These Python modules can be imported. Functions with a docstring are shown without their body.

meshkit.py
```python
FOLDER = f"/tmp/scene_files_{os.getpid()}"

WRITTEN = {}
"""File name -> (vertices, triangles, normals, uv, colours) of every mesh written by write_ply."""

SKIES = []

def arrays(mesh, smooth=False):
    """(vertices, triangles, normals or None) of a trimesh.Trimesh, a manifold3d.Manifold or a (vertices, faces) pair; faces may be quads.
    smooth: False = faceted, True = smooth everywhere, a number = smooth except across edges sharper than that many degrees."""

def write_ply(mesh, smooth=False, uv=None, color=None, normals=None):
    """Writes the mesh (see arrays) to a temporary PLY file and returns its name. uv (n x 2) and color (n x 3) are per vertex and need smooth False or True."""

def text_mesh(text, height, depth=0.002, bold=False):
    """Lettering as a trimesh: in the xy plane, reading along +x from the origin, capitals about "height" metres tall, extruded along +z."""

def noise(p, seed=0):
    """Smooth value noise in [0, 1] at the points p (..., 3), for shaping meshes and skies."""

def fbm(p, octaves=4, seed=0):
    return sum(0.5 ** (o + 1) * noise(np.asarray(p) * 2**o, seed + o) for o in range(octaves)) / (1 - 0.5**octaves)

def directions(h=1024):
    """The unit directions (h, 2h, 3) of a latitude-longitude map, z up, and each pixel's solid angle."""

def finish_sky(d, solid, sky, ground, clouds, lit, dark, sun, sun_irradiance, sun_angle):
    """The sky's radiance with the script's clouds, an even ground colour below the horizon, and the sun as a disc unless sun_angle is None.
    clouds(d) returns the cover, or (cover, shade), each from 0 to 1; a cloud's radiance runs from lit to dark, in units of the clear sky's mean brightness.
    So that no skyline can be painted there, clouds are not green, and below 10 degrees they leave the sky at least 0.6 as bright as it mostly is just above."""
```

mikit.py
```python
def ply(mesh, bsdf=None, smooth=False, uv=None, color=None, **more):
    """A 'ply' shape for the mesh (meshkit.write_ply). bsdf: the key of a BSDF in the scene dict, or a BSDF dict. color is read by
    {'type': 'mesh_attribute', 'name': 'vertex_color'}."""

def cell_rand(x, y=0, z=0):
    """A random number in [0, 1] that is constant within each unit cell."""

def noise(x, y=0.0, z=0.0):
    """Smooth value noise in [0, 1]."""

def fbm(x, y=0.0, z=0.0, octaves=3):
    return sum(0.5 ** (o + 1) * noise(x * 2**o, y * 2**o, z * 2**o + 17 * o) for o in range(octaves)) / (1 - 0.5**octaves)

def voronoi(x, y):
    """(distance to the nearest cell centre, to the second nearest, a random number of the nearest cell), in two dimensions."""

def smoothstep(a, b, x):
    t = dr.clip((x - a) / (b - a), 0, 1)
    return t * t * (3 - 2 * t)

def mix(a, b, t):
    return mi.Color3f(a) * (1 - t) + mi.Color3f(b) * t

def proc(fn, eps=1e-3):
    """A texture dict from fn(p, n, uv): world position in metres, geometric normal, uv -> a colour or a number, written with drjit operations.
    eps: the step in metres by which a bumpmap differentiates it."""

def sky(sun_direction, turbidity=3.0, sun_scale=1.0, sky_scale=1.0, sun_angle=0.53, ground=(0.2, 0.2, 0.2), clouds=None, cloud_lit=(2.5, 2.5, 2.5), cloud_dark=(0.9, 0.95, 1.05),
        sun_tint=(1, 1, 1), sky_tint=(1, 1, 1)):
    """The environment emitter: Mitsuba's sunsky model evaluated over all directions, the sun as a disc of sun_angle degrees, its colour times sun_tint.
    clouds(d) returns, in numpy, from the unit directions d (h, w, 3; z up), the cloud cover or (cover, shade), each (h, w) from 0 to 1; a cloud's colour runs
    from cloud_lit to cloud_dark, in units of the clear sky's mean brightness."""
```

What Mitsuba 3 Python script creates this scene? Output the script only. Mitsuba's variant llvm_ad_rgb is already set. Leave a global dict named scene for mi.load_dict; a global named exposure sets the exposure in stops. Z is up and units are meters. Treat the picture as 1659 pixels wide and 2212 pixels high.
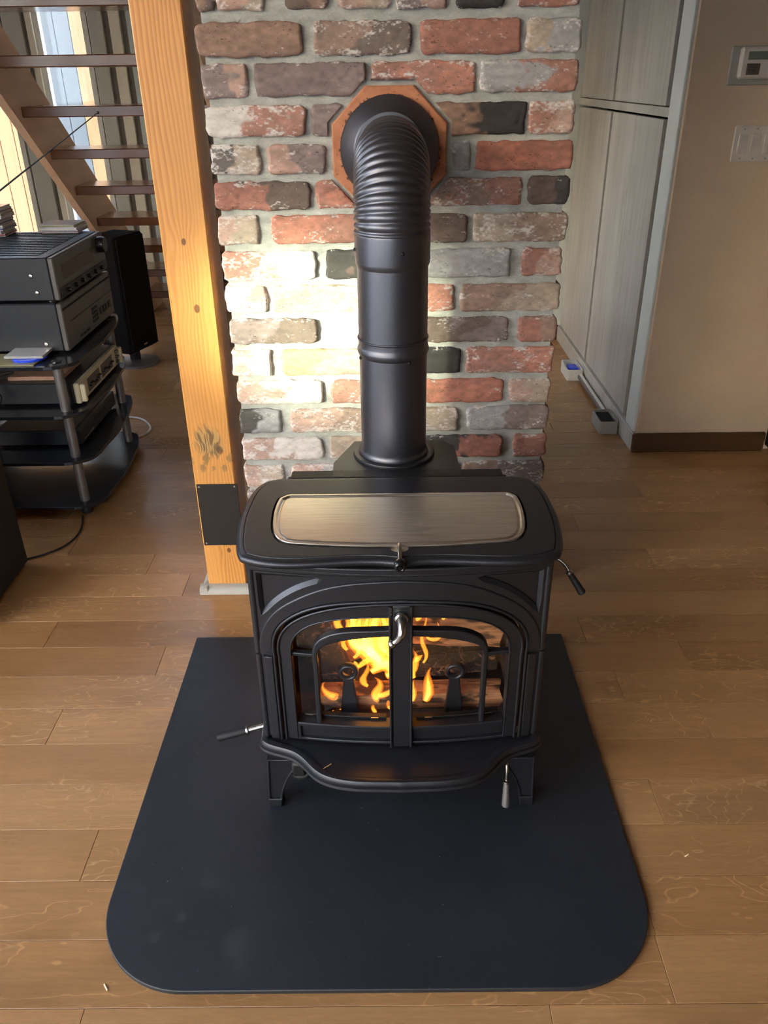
import math, random
import numpy as np, trimesh, drjit as dr, mitsuba as mi
import mikit, meshkit, shapely
from shapely.geometry import Polygon, Point, LineString, box as sbox
from shapely import affinity
import manifold3d as m3

scene, labels = {}, {}
T = mi.ScalarTransform4f

# ---------------------------------------------------------------- camera
CAM = np.array([0.0, 0.0, 1.45])
_p, _y, _r = np.radians([28.5, -0.34, -0.81])
_fw = np.array([np.sin(_y) * np.cos(_p), np.cos(_y) * np.cos(_p), -np.sin(_p)])
_rt = np.cross(_fw, [0, 0, 1.0]); _rt /= np.linalg.norm(_rt)
_up = np.cross(_rt, _fw)
_upr = -_rt * np.sin(_r) + _up * np.cos(_r)
scene['camera'] = {'type': 'perspective', 'fov': float(np.degrees(2 * np.arctan(1659 / 2 / 1735))), 'fov_axis': 'x', 'near_clip': 0.05, 'far_clip': 300,
                   'to_world': T().look_at(origin=CAM.tolist(), target=(CAM + _fw).tolist(), up=_upr.tolist())}
# ---------------------------------------------------------------- sky, sun, exposure
SUN = np.array([0.66, 0.73, -0.088]); SUN /= np.linalg.norm(SUN)          # the way its light travels
scene['sky'] = mikit.sky((-SUN).tolist(), turbidity=3.5, sun_scale=27.0, sky_scale=50.0, sun_angle=0.6, ground=(0.42, 0.42, 0.42), sky_tint=(0.84, 0.97, 1.32),
                         clouds=lambda d: (0.62 * np.clip(meshkit.fbm(d * 3.0, 4, 3) * 2.2 - 0.55, 0, 1), 0.25), cloud_lit=(1.9, 1.9, 1.9), cloud_dark=(1.0, 1.02, 1.08), sun_tint=(0.36, 0.85, 4.2))
exposure = 1.62

# ---------------------------------------------------------------- helpers
def lin(r, g, b):
    return [((c / 255 + 0.055) / 1.055) ** 2.4 if c > 10 else c / 255 / 12.92 for c in (r, g, b)]
def num(key):
    if key not in scene and key not in labels:
        return key
    k = 1
    while f'{key}_{k:03d}' in scene or f'{key}_{k:03d}' in labels:
        k += 1
    return f'{key}_{k:03d}'
def thing(name, label, cat, group=None):
    k = num(name); labels[k] = {'label': label, 'category': cat}
    if group: labels[k]['group'] = group
    return k
def put(key, mesh, bsdf, smooth=False, uv=None, color=None, label=None, kind=None, **more):
    k = num(key)
    scene[k] = mikit.ply(mesh, bsdf, smooth=smooth, uv=uv, color=color, **more)
    if label or kind:
        labels[k] = {}
        if label: labels[k]['label'] = label
        if kind: labels[k]['kind'] = kind
    return k
def one(name, mesh, bsdf, label, cat, group=None, **kw):
    k = put(name, mesh, bsdf, **kw); labels[k] = {**labels.get(k, {}), 'label': label, 'category': cat}
    if group: labels[k]['group'] = group
    return k
def cat(*ms): return trimesh.util.concatenate(list(ms))
def bx(x0, x1, y0, y1, z0, z1, c=0.0):
    x0, x1 = sorted((x0, x1)); y0, y1 = sorted((y0, y1)); z0, z1 = sorted((z0, z1))
    if c <= 0:
        return trimesh.creation.box(bounds=[[x0, y0, z0], [x1, y1, z1]])
    c = min(c, (x1 - x0) * .45, (y1 - y0) * .45, (z1 - z0) * .45)
    P = []
    for sx, sy, sz in np.ndindex(2, 2, 2):
        p = np.array([x1 if sx else x0, y1 if sy else y0, z1 if sz else z0]); s = np.array([1 if sx else -1, 1 if sy else -1, 1 if sz else -1])
        for a in range(3):
            q = p - s * c; q[a] = p[a]; P.append(q)
    return trimesh.convex.convex_hull(np.array(P))
def tube(pts, r, n=12, caps=True):
    p = np.asarray(pts, float); r = np.broadcast_to(r, (len(p),)).astype(float)
    t = np.gradient(p, axis=0); t /= np.linalg.norm(t, axis=1, keepdims=True)
    a = np.cross(t[0], [0, 0, 1.0] if abs(t[0][2]) < .9 else [1.0, 0, 0]); A = []
    for k in range(len(p)):
        a = a - t[k] * (a @ t[k]); a /= np.linalg.norm(a); A.append(a)
    A = np.array(A); B = np.cross(t, A); th = np.arange(n) * 2 * np.pi / n
    v = (p[:, None] + r[:, None, None] * (np.cos(th)[None, :, None] * A[:, None] + np.sin(th)[None, :, None] * B[:, None])).reshape(-1, 3)
    f = []
    for i in range(len(p) - 1):
        for j in range(n):
            q = [i * n + j, i * n + (j + 1) % n, (i + 1) * n + (j + 1) % n, (i + 1) * n + j]
            f += [[q[0], q[1], q[2]], [q[0], q[2], q[3]]]
    if caps:
        v = np.vstack([v, p[0], p[-1]]); c0, c1 = len(v) - 2, len(v) - 1; o = (len(p) - 1) * n
        for j in range(n):
            f += [[c0, (j + 1) % n, j], [c1, o + j, o + (j + 1) % n]]
    return trimesh.Trimesh(v, f, process=False)
def smoothpath(pts, n=24):
    from scipy.interpolate import CubicSpline
    pts = np.asarray(pts, float); s = np.concatenate([[0], np.cumsum(np.linalg.norm(np.diff(pts, axis=0), axis=1))])
    return CubicSpline(s, pts)(np.linspace(0, s[-1], n))
def lathe(prof, n=48, axis='z', at=(0, 0, 0)):
    """prof: [(r, h)] closed or open polyline turned about the axis"""
    P = np.array(prof, float); th = np.arange(n) * 2 * np.pi / n
    v = np.stack([P[:, None, 0] * np.cos(th), P[:, None, 0] * np.sin(th), np.repeat(P[:, 1:2], n, 1)], -1).reshape(-1, 3); f = []
    for i in range(len(P) - 1):
        for j in range(n):
            q = [i * n + j, i * n + (j + 1) % n, (i + 1) * n + (j + 1) % n, (i + 1) * n + j]
            f += [[q[0], q[1], q[2]], [q[0], q[2], q[3]]]
    if axis == 'y': v = v[:, [1, 2, 0]]
    if axis == 'x': v = v[:, [2, 0, 1]]
    return trimesh.Trimesh(v + np.array(at, float), f, process=False)
def rnd(poly, r): return poly.buffer(-r, quad_segs=8).buffer(r, quad_segs=8)
def ring_pts(r, ccw=True):
    a = np.array(r.coords)[:-1, :2]
    area = 0.5 * np.sum(a[:, 0] * np.roll(a[:, 1], -1) - np.roll(a[:, 0], -1) * a[:, 1])
    return a if (area > 0) == ccw else a[::-1]
def miter(a):
    d = np.roll(a, -1, 0) - a; d /= np.linalg.norm(d, axis=1, keepdims=True) + 1e-12
    n2 = np.stack([-d[:, 1], d[:, 0]], 1); n1 = np.roll(n2, 1, 0)
    m = n1 + n2; return m / np.maximum(1 + (n1 * n2).sum(1, keepdims=True), 0.35)
def tri(ext, holes):
    return trimesh.creation.triangulate_polygon(Polygon(ext, holes), engine='earcut')
def bev(poly, front, back, b=0.002, seg=0.014, steps=1):
    """a plate with a bevelled front edge: polygon in (x, z), front and back are y offsets (front < back)"""
    if poly.geom_type != 'Polygon':
        return cat(*[bev(g, front, back, b, seg, steps) for g in poly.geoms if g.area > 1e-6])
    poly = poly.simplify(1e-5).segmentize(seg)
    V, F, fe, fh = [], [], None, []
    def addv(xz, y):
        i = sum(map(len, V)); V.append(np.column_stack([xz[:, 0], np.full(len(xz), y), xz[:, 1]])); return i
    rings = [ring_pts(poly.exterior, True)] + [ring_pts(h, False) for h in poly.interiors]
    lay = [(0, back)] + [(b * (1 - math.cos(k / steps * math.pi / 2)) if steps > 1 else b * k, front + b - b * (math.sin(k / steps * math.pi / 2) if steps > 1 else k)) for k in range(steps + 1)]
    for k, a in enumerate(rings):
        m = miter(a); n = len(a); idx = [addv(a + m * i, y) for i, y in lay]
        for p, q in zip(idx[:-1], idx[1:]):
            j = np.arange(n); j2 = (j + 1) % n
            F.append(np.stack([p + j, p + j2, q + j2], 1)); F.append(np.stack([p + j, q + j2, q + j], 1))
        if k == 0: fe = a + m * b
        else: fh.append(a + m * b)
    v2, f2 = tri(fe, fh); i = addv(np.asarray(v2), front); F.append(np.asarray(f2) + i)
    v2, f2 = tri(rings[0], rings[1:]); i = addv(np.asarray(v2), back); F.append(np.asarray(f2)[:, ::-1] + i)
    m = trimesh.Trimesh(np.vstack(V), np.vstack(F)); m.merge_vertices(digits_vertex=6)
    m.fix_normals(); return m
def fine(m, s=0.03):
    v, f = trimesh.remesh.subdivide_to_size(m.vertices, m.faces, s, max_iter=8)
    m = trimesh.Trimesh(v, f, process=False); m.merge_vertices(digits_vertex=7); return m
def loft(poly, prof, top=True, bottom=True, seg=0.012):
    """horizontal outline with layers [(inset, z)] from bottom to top"""
    a = ring_pts(poly.segmentize(seg).exterior, True); m = miter(a); n = len(a); V, F = [], []
    for i, z in prof: V.append(np.column_stack([a + m * i, np.full(n, z)]))
    j = np.arange(n); j2 = (j + 1) % n
    for k in range(len(prof) - 1):
        p, q = k * n, (k + 1) * n
        F.append(np.stack([p + j, p + j2, q + j2], 1)); F.append(np.stack([p + j, q + j2, q + j], 1))
    for on, k in ((bottom, 0), (top, len(prof) - 1)):
        if on:
            v2, f2 = tri(V[k][:, :2], []); i = sum(map(len, V)); V.append(np.column_stack([v2, np.full(len(v2), prof[k][1])]))
            F.append((np.asarray(f2)[:, ::-1] if k == 0 else np.asarray(f2)) + i)
    m = trimesh.Trimesh(np.vstack(V), np.vstack(F), process=False); m.merge_vertices(digits_vertex=7); return m
def extr(poly, z0, z1):
    gs = getattr(poly, 'geoms', [poly])
    return cat(*[trimesh.creation.extrude_polygon(g, z1 - z0, engine='earcut').apply_translation([0, 0, z0]) for g in gs])
def sm(m, ang=35):
    """splits vertices at sharp edges so that uv/colour and smooth=True go together"""
    return trimesh.graph.smooth_shade(m, angle=np.radians(ang), facet_minarea=None)
def hull_spheres(pr):
    return trimesh.convex.convex_hull(np.vstack([np.array(trimesh.creation.icosphere(2, r).vertices) + p for p, r in pr]))

# ---------------------------------------------------------------- materials
def two(b): return {'type': 'twosided', 'bsdf': b}
def rgb(c): return {'type': 'rgb', 'value': list(map(float, c))}
def pr(color, rough=0.5, spec=0.5, metal=0.0, **kw):
    return two({'type': 'principled', 'base_color': rgb(color) if not isinstance(color, dict) else color, 'roughness': rough if not isinstance(rough, dict) else rough, 'specular': spec, 'metallic': metal, **kw})
def bump(b, fn, scale, eps=1e-3):
    return two({'type': 'bumpmap', 'arbitrary': mikit.proc(fn, eps), 'scale': scale, 'bsdf': b['bsdf'] if b.get('type') == 'twosided' else b})
P3 = lambda c: mi.Color3f(*c)
fbm, noise, sst, mix = mikit.fbm, mikit.noise, mikit.smoothstep, mikit.mix

PAL = [lin(*c) for c in ((146, 106, 84), (170, 92, 66), (190, 98, 62), (188, 138, 116), (128, 104, 102), (46, 45, 48), (156, 155, 158), (176, 150, 124), (216, 206, 196), (98, 74, 64), (206, 140, 88))]
PAL = [[0.92 * (0.72 * v + 0.28 * (0.3 * c[0] + 0.55 * c[1] + 0.15 * c[2])) for v in c] for c in PAL]
_pt = [mi.Float([c[k] for c in PAL] + [0.0] * 5) for k in range(3)]
def brick_fn(p, n, uv):
    u, v = mi.Float(uv.x), mi.Float(uv.y)
    k = mi.Int32(dr.floor(u)); fx = u - dr.floor(u); lime = dr.floor(v)
    a = mi.UInt32(dr.clip(k % 16, 0, 15)); b = mi.UInt32(dr.clip(k // 16, 0, 15))
    ca = mi.Color3f(*[dr.gather(mi.Float, t, a) for t in _pt]); cb = mi.Color3f(*[dr.gather(mi.Float, t, b) for t in _pt])
    x, y, z = p.x, p.y, p.z
    t = sst(0.42, 0.58, fx + (fbm(x * 22, y * 22, z * 22 + 9, 3) - 0.5) * 1.3)
    c = ca * (1 - t) + cb * t
    fz = mi.Float(uv.y) - lime
    g = fbm(x * 70, y * 70, z * 90, 4)
    c = c * (0.58 + 0.84 * g)
    c = c * (1 + 0.55 * (fbm(x * 13 + 3, y * 13, z * 24, 3) - 0.5))
    ed = dr.minimum(dr.minimum(fx, 1 - fx) * 3.0, dr.minimum(fz, 1 - fz))
    rim = 1 - sst(0.02, 0.20, ed)
    m = 0.55 * fbm(x * 30 + 7, y * 30, z * 42, 4) + 0.45 * fbm(x * 150, y * 150, z * 190, 3)
    thr = 0.74 - 0.038 * lime - 0.07 * rim
    w = sst(thr - 0.05, thr + 0.13, m)
    haze = 0.05 + 0.035 * lime * fbm(x * 45 + 11, y * 45, z * 60, 3) + 0.02 * lime
    c = mix(c, lin(180, 169, 158), haze)
    c = mix(c, lin(208, 201, 195), w * 0.88)
    pit = sst(0.66, 0.80, fbm(x * 210, y * 210, z * 240, 2)) * sst(0.45, 0.7, fbm(x * 25, y * 25, z * 30 + 2, 2))
    return c * (1 - 0.5 * pit)
def brick_bump(p, n, uv):
    return 0.6 * fbm(p.x * 100, p.y * 100, p.z * 100, 2) + 0.4 * noise(p.x * 380, p.y * 380, p.z * 380)
scene['mat_brick'] = bump(pr(mikit.proc(brick_fn), 0.9, 0.25), brick_bump, 0.0022)
def mortar_fn(p, n, uv):
    g = fbm(p.x * 30, p.y * 30, p.z * 55, 4); f = noise(p.x * 300, p.y * 300, p.z * 300)
    return mix(lin(142, 142, 136), lin(186, 186, 180), g) * (0.86 + 0.2 * f)
scene['mat_mortar'] = bump(pr(mikit.proc(mortar_fn), 0.95, 0.2), brick_bump, 0.0012)
def terra_fn(p, n, uv):
    d = dr.sqrt(dr.square(p.x - 0.0135) + dr.square(p.z - 1.29))
    g = fbm(p.x * 45, p.y * 45, p.z * 45, 4)
    c = mix(lin(158, 98, 70), lin(196, 138, 106), g)
    s = sst(0.62, 0.75, fbm(p.x * 110, 3, p.z * 110, 3) + (0.126 - d) * 11)
    return mix(c, lin(40, 30, 26), s * 0.75)
scene['mat_terracotta'] = bump(pr(mikit.proc(terra_fn), 0.9, 0.25), brick_bump, 0.001)

def floor_fn(p, n, uv):
    s = uv.x * 37.3; x, y = p.x + s, p.y + uv.x * 11.1
    warp = fbm(x * 1.6, y * 5, s, 3)
    big = fbm(x * 1.1, y * 7.0, s, 3)
    fib = fbm(x * 9, y * 160, s, 3)
    fine_ = noise(x * 60, y * 700, 0)
    c = mix(lin(152, 111, 71), lin(166, 125, 83), uv.y)
    c = c * (0.80 + 0.42 * big) * (0.9 + 0.2 * fib) * (0.95 + 0.1 * fine_)
    r = (warp + 0.30 * fbm(x * 9, y * 26, 2, 3)) * 9.0
    l = dr.abs(r - dr.floor(r) - 0.5)
    line = (1 - sst(0.0, 0.07, l)) * sst(0.5, 0.62, fbm(x * 1.3 + 4, y * 4.0, 8, 2)) * (0.35 + noise(x * 45, y * 90, 1))
    c = mix(c, lin(196, 150, 98), dr.clip(line * 0.55, 0, 1))
    r2 = (fbm(x * 4.5 + 20, y * 15, s + 3, 3) + 0.10 * fbm(x * 30, y * 60, 4, 2)) * 11.0
    l2 = dr.abs(r2 - dr.floor(r2) - 0.5)
    sq = (1 - sst(0.0, 0.10, l2)) * sst(0.52, 0.64, fbm(x * 2.4 + 9, y * 6.0, s + 6, 2)) * noise(x * 70, y * 120, 2)
    c = mix(c, lin(206, 168, 120), dr.clip(sq * 0.75, 0, 1))
    dark = sst(0.60, 0.74, fbm(x * 2.6, y * 6.5, 31 + s, 3))
    return c * (1 - 0.16 * dark)
def floor_rough(p, n, uv):
    return 0.26 + 0.12 * fbm(p.x * 12, p.y * 40, 1, 2)
scene['mat_floor'] = two({'type': 'principled', 'base_color': mikit.proc(floor_fn), 'roughness': mikit.proc(floor_rough), 'specular': 0.5})
scene['mat_subfloor'] = pr(lin(58, 38, 24), 0.8)

KNOT = [(-0.507, 0.907, 0.008), (-0.492, 0.492, 0.0095), (-0.52, 1.08, 0.006), (-0.500, 0.150, 0.006)]
def post_fn(p, n, uv):
    x, y, z = p.x * 1.0 + 0.6 * p.y, p.y, p.z
    w = 0.030 * (fbm(x * 9, 1, z * 1.7, 2) - 0.5) + 0.018 * (fbm(x * 20, 5, z * 4.0, 2) - 0.5)
    hole = mi.Float(0)
    for kx, kz, kr in KNOT:
        dx = (p.x - kx) / kr; dz = (p.z - kz) / (kr * 1.5); q = dx * dx + dz * dz
        w = w + 0.012 * dx * dr.exp(-0.05 * q) * 0.35
        hole = dr.maximum(hole, (1 - sst(0.55, 1.3, q)) * (p.y < 2.16) * 1.0)
    g = (x + w) * 95
    f = g - dr.floor(g)
    ring = sst(0.15, 0.85, f) * (1 - sst(0.86, 1.0, f))
    fade = sst(0.25, 0.7, fbm(x * 14 + 2, 2, z * 1.1, 2))
    c = mix(lin(206, 146, 76), lin(174, 104, 42), ring * (0.18 + 0.5 * fade))
    c = c * (0.86 + 0.22 * fbm(x * 6, y * 6, z * 2.2, 3)) * (0.95 + 0.1 * noise(x * 420, y * 420, z * 14))
    c = mix(c, lin(96, 52, 26), hole * 0.85)
    ex = (p.x + 0.522) / 0.042; ez = (p.z - 0.515) / 0.052
    scar = (1 - sst(0.5, 1.25, dr.sqrt(ex * ex + ez * ez) + 0.8 * (fbm(p.x * 90, 1, p.z * 22, 3) - 0.5))) * (p.y < 2.165) * 1.0
    st = sst(0.42, 0.6, noise(p.x * 330 + 8 * noise(p.x * 30, 0, p.z * 24), 0, p.z * 30))
    c = mix(c, mix(lin(168, 140, 88), lin(86, 70, 50), st), scar * 0.8)
    lowm = sst(0.58, 0.66, fbm(p.x * 60, 7, p.z * 30, 3)) * sst(0.40, 0.44, p.z) * (1 - sst(0.47, 0.50, p.z)) * (p.y < 2.165) * 1.0
    return mix(c, lin(120, 98, 62), lowm * 0.6)
scene['mat_post'] = two({'type': 'principled', 'base_color': mikit.proc(post_fn), 'roughness': 0.42, 'specular': 0.45})

def grain(c0, c1, ax, sc=1.0):
    def fn(p, n, uv):
        q = [p.x * 40 * sc, p.y * 40 * sc, p.z * 40 * sc]; q[ax] = q[ax] * 0.06
        return mix(c0, c1, fbm(q[0], q[1], q[2], 4)) * (0.85 + 0.3 * fbm(q[0] * 0.12, q[1] * 0.12, q[2] * 0.12 + 5, 2))
    return mikit.proc(fn)
scene['mat_tread'] = pr(grain(lin(88, 54, 36), lin(120, 78, 54), 0), 0.14, 0.6)
scene['mat_stringer'] = pr(grain(lin(216, 176, 148), lin(230, 196, 168), 1, .6), 0.4, 0.5)
scene['mat_fence'] = pr(grain(lin(158, 122, 88), lin(182, 145, 108), 2), 0.7, 0.3)
scene['mat_chip'] = pr(lin(226, 206, 168), 0.7, 0.3)
scene['mat_fence_grey'] = pr(lin(104, 113, 121), 0.6, 0.3)
scene['mat_closet'] = pr(grain(lin(166, 162, 155), lin(186, 182, 175), 2, 1.4), 0.36, 0.5)
def log_fn(p, n, uv):
    g = fbm(p.x * 16, p.y * 150, p.z * 150, 4)
    c = mix(lin(120, 76, 50), lin(214, 156, 112), g)
    k = sst(0.50, 0.66, fbm(p.x * 20 + 3, p.y * 42, p.z * 42, 4))
    return mix(c, lin(40, 30, 25), k * 0.85)
scene['mat_log'] = bump(pr(mikit.proc(log_fn), 0.9, 0.2), lambda p, n, uv: fbm(p.x * 14, p.y * 140, p.z * 140, 3), 0.004)
def char_fn(p, n, uv):
    w = 0.02 * fbm(p.x * 30, p.y * 30, p.z * 30, 2)
    r1 = dr.abs(fbm((p.x + w) * 26, p.y * 26, (p.z - w) * 26, 4) - 0.5); r2 = dr.abs(fbm(p.x * 60 + 5, p.y * 60, p.z * 60, 3) - 0.5)
    c = mix(lin(30, 25, 22), lin(64, 52, 44), fbm(p.x * 18, p.y * 18, p.z * 18, 3))
    c = mix(c, lin(176, 132, 100), (1 - sst(0.0, 0.045, r1)) * 0.75 * sst(0.35, 0.65, fbm(p.x * 40, p.y * 40 + 3, p.z * 40, 2)))
    return mix(c, lin(120, 92, 72), (1 - sst(0.0, 0.03, r2)) * 0.5)
scene['mat_char'] = bump(pr(mikit.proc(char_fn), 0.95, 0.2), brick_bump, 0.004)
scene['mat_firebrick'] = pr(mikit.proc(lambda p, n, uv: mix(lin(70, 54, 42), lin(126, 100, 80), fbm(p.x * 28, p.y * 28, p.z * 28, 4))), 0.95, 0.2)
def iron_bump(p, n, uv): return noise(p.x * 700, p.y * 700, p.z * 700)
scene['mat_iron'] = bump(pr(lin(66, 67, 72), 0.40, 0.5, 0.85), iron_bump, 0.00012)
scene['mat_pipe'] = pr(lin(100, 101, 109), 0.40, 0.5, 0.92)
scene['mat_iron_dark'] = pr(lin(20, 20, 21), 0.55, 0.4)
def pad_fn(p, n, uv):
    g = fbm(p.x * 8, p.y * 8, 1, 3); f = noise(p.x * 900, p.y * 900, 0)
    sp = sst(0.991, 0.995, noise(p.x * 170, p.y * 170, 4)); sm_ = sst(0.55, 0.8, fbm(p.x * 11, p.y * 11, 9, 3)) * (1 - sst(0.05, 0.2, dr.sqrt(dr.square(p.x + 0.44) + dr.square(p.y - 0.93))))
    c = mix(lin(28, 31, 37), lin(36, 39, 44), g) * (0.85 + 0.3 * f)
    return mix(c, lin(120, 122, 126), dr.clip(sp * 0.8 + sm_ * 0.22, 0, 1))
scene['mat_pad'] = bump(pr(mikit.proc(pad_fn), 0.46, 0.45), iron_bump, 0.00022)
def steel_rough(p, n, uv): return 0.22 + 0.16 * noise(p.x * 8, p.y * 900, 0)
def steel_col(p, n, uv): return mix(lin(190, 182, 170), lin(226, 218, 204), 0.5 * noise(p.x * 9, p.y * 1100, 2) + 0.5 * fbm(p.x * 20, p.y * 420, 3, 2))
scene['mat_griddle'] = two({'type': 'principled', 'base_color': mikit.proc(steel_col), 'roughness': mikit.proc(steel_rough), 'metallic': 0.95, 'anisotropic': 0.75, 'specular': 0.5})
scene['mat_steel'] = pr(lin(190, 182, 170), 0.25, 0.5, 1.0)
scene['mat_nickel'] = pr(lin(200, 196, 188), 0.22, 0.5, 1.0)
scene['mat_rubber'] = pr(lin(24, 24, 26), 0.6, 0.4)
scene['mat_gloss_black'] = pr(lin(18, 18, 19), 0.2, 0.5)
scene['mat_glass'] = {'type': 'thindielectric', 'int_ior': 1.5}
scene['mat_shelf_glass'] = pr(lin(30, 33, 38), 0.16, 0.5)
scene['mat_silver'] = pr(lin(128, 126, 126), 0.42, 0.5, 0.7)
scene['mat_hifi'] = pr(lin(30, 32, 37), 0.45, 0.45)
scene['mat_hifi_grey'] = pr(lin(92, 88, 84), 0.4, 0.5, 0.3)
scene['mat_hifi_cream'] = pr(lin(196, 186, 158), 0.45, 0.4, 0.2)
scene['mat_display'] = pr(lin(70, 50, 30), 0.15, 0.5)
scene['mat_cloth_black'] = pr(lin(20, 19, 19), 0.9, 0.2)
scene['mat_box_black'] = pr(lin(22, 26, 29), 0.55, 0.4)
scene['mat_plate'] = pr(lin(52, 47, 44), 0.42, 0.5, 0.6)
scene['mat_white'] = pr(lin(218, 216, 208), 0.5)
scene['mat_switch'] = pr(lin(206, 196, 184), 0.4)
scene['mat_lcd'] = pr(lin(110, 116, 104), 0.3)
scene['mat_lcd_dark'] = pr(lin(88, 78, 66), 0.5)
scene['mat_grey_trim'] = pr(lin(158, 154, 144), 0.5)
scene['mat_brown_trim'] = pr(grain(lin(62, 42, 28), lin(84, 58, 38), 0), 0.4)
scene['mat_tan_wall'] = pr(mikit.proc(lambda p, n, uv: mix(lin(196, 172, 148), lin(203, 180, 156), fbm(p.x * 6, p.y * 6, p.z * 6, 3)) * (0.97 + 0.06 * noise(p.x * 300, p.y * 300, p.z * 300))), 0.75, 0.3)
scene['mat_pale_wall'] = pr(mikit.proc(lambda p, n, uv: mix(lin(196, 200, 194), lin(208, 210, 204), fbm(p.x * 8, p.y * 8, p.z * 8, 3))), 0.6, 0.35)
scene['mat_ceiling'] = pr(grain(lin(130, 106, 80), lin(156, 130, 100), 1), 0.6, 0.3)
scene['mat_panel_wall'] = pr(lin(122, 106, 90), 0.7, 0.3)
scene['mat_board_grey'] = pr(lin(186, 184, 174), 0.5, 0.4)
scene['mat_board_beige'] = pr(lin(228, 220, 200), 0.5, 0.4)
scene['mat_board_dark'] = pr(lin(108, 100, 90), 0.6, 0.4)
scene['mat_board_green'] = pr(lin(186, 194, 190), 0.5, 0.4)
scene['mat_black'] = pr(lin(12, 12, 12), 0.7, 0.3)
scene['mat_sun_screen'] = pr(lin(208, 208, 206), 0.9, 0.2)  # for the added screen outside that blocks the sun
scene['mat_cd_clear'] = pr(lin(176, 174, 172), 0.12, 0.6)
for _n, _c in dict(white=(206, 200, 196), blue=(70, 74, 130), red=(150, 60, 66), olive=(136, 128, 92), violet=(126, 104, 128), grey=(150, 148, 150), cobalt=(36, 74, 228)).items():
    scene['mat_paper_' + _n] = pr(lin(*_c), 0.25, 0.5)
scene['mat_copper_case'] = pr(grain(lin(150, 112, 94), lin(182, 142, 122), 1), 0.45)

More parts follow.
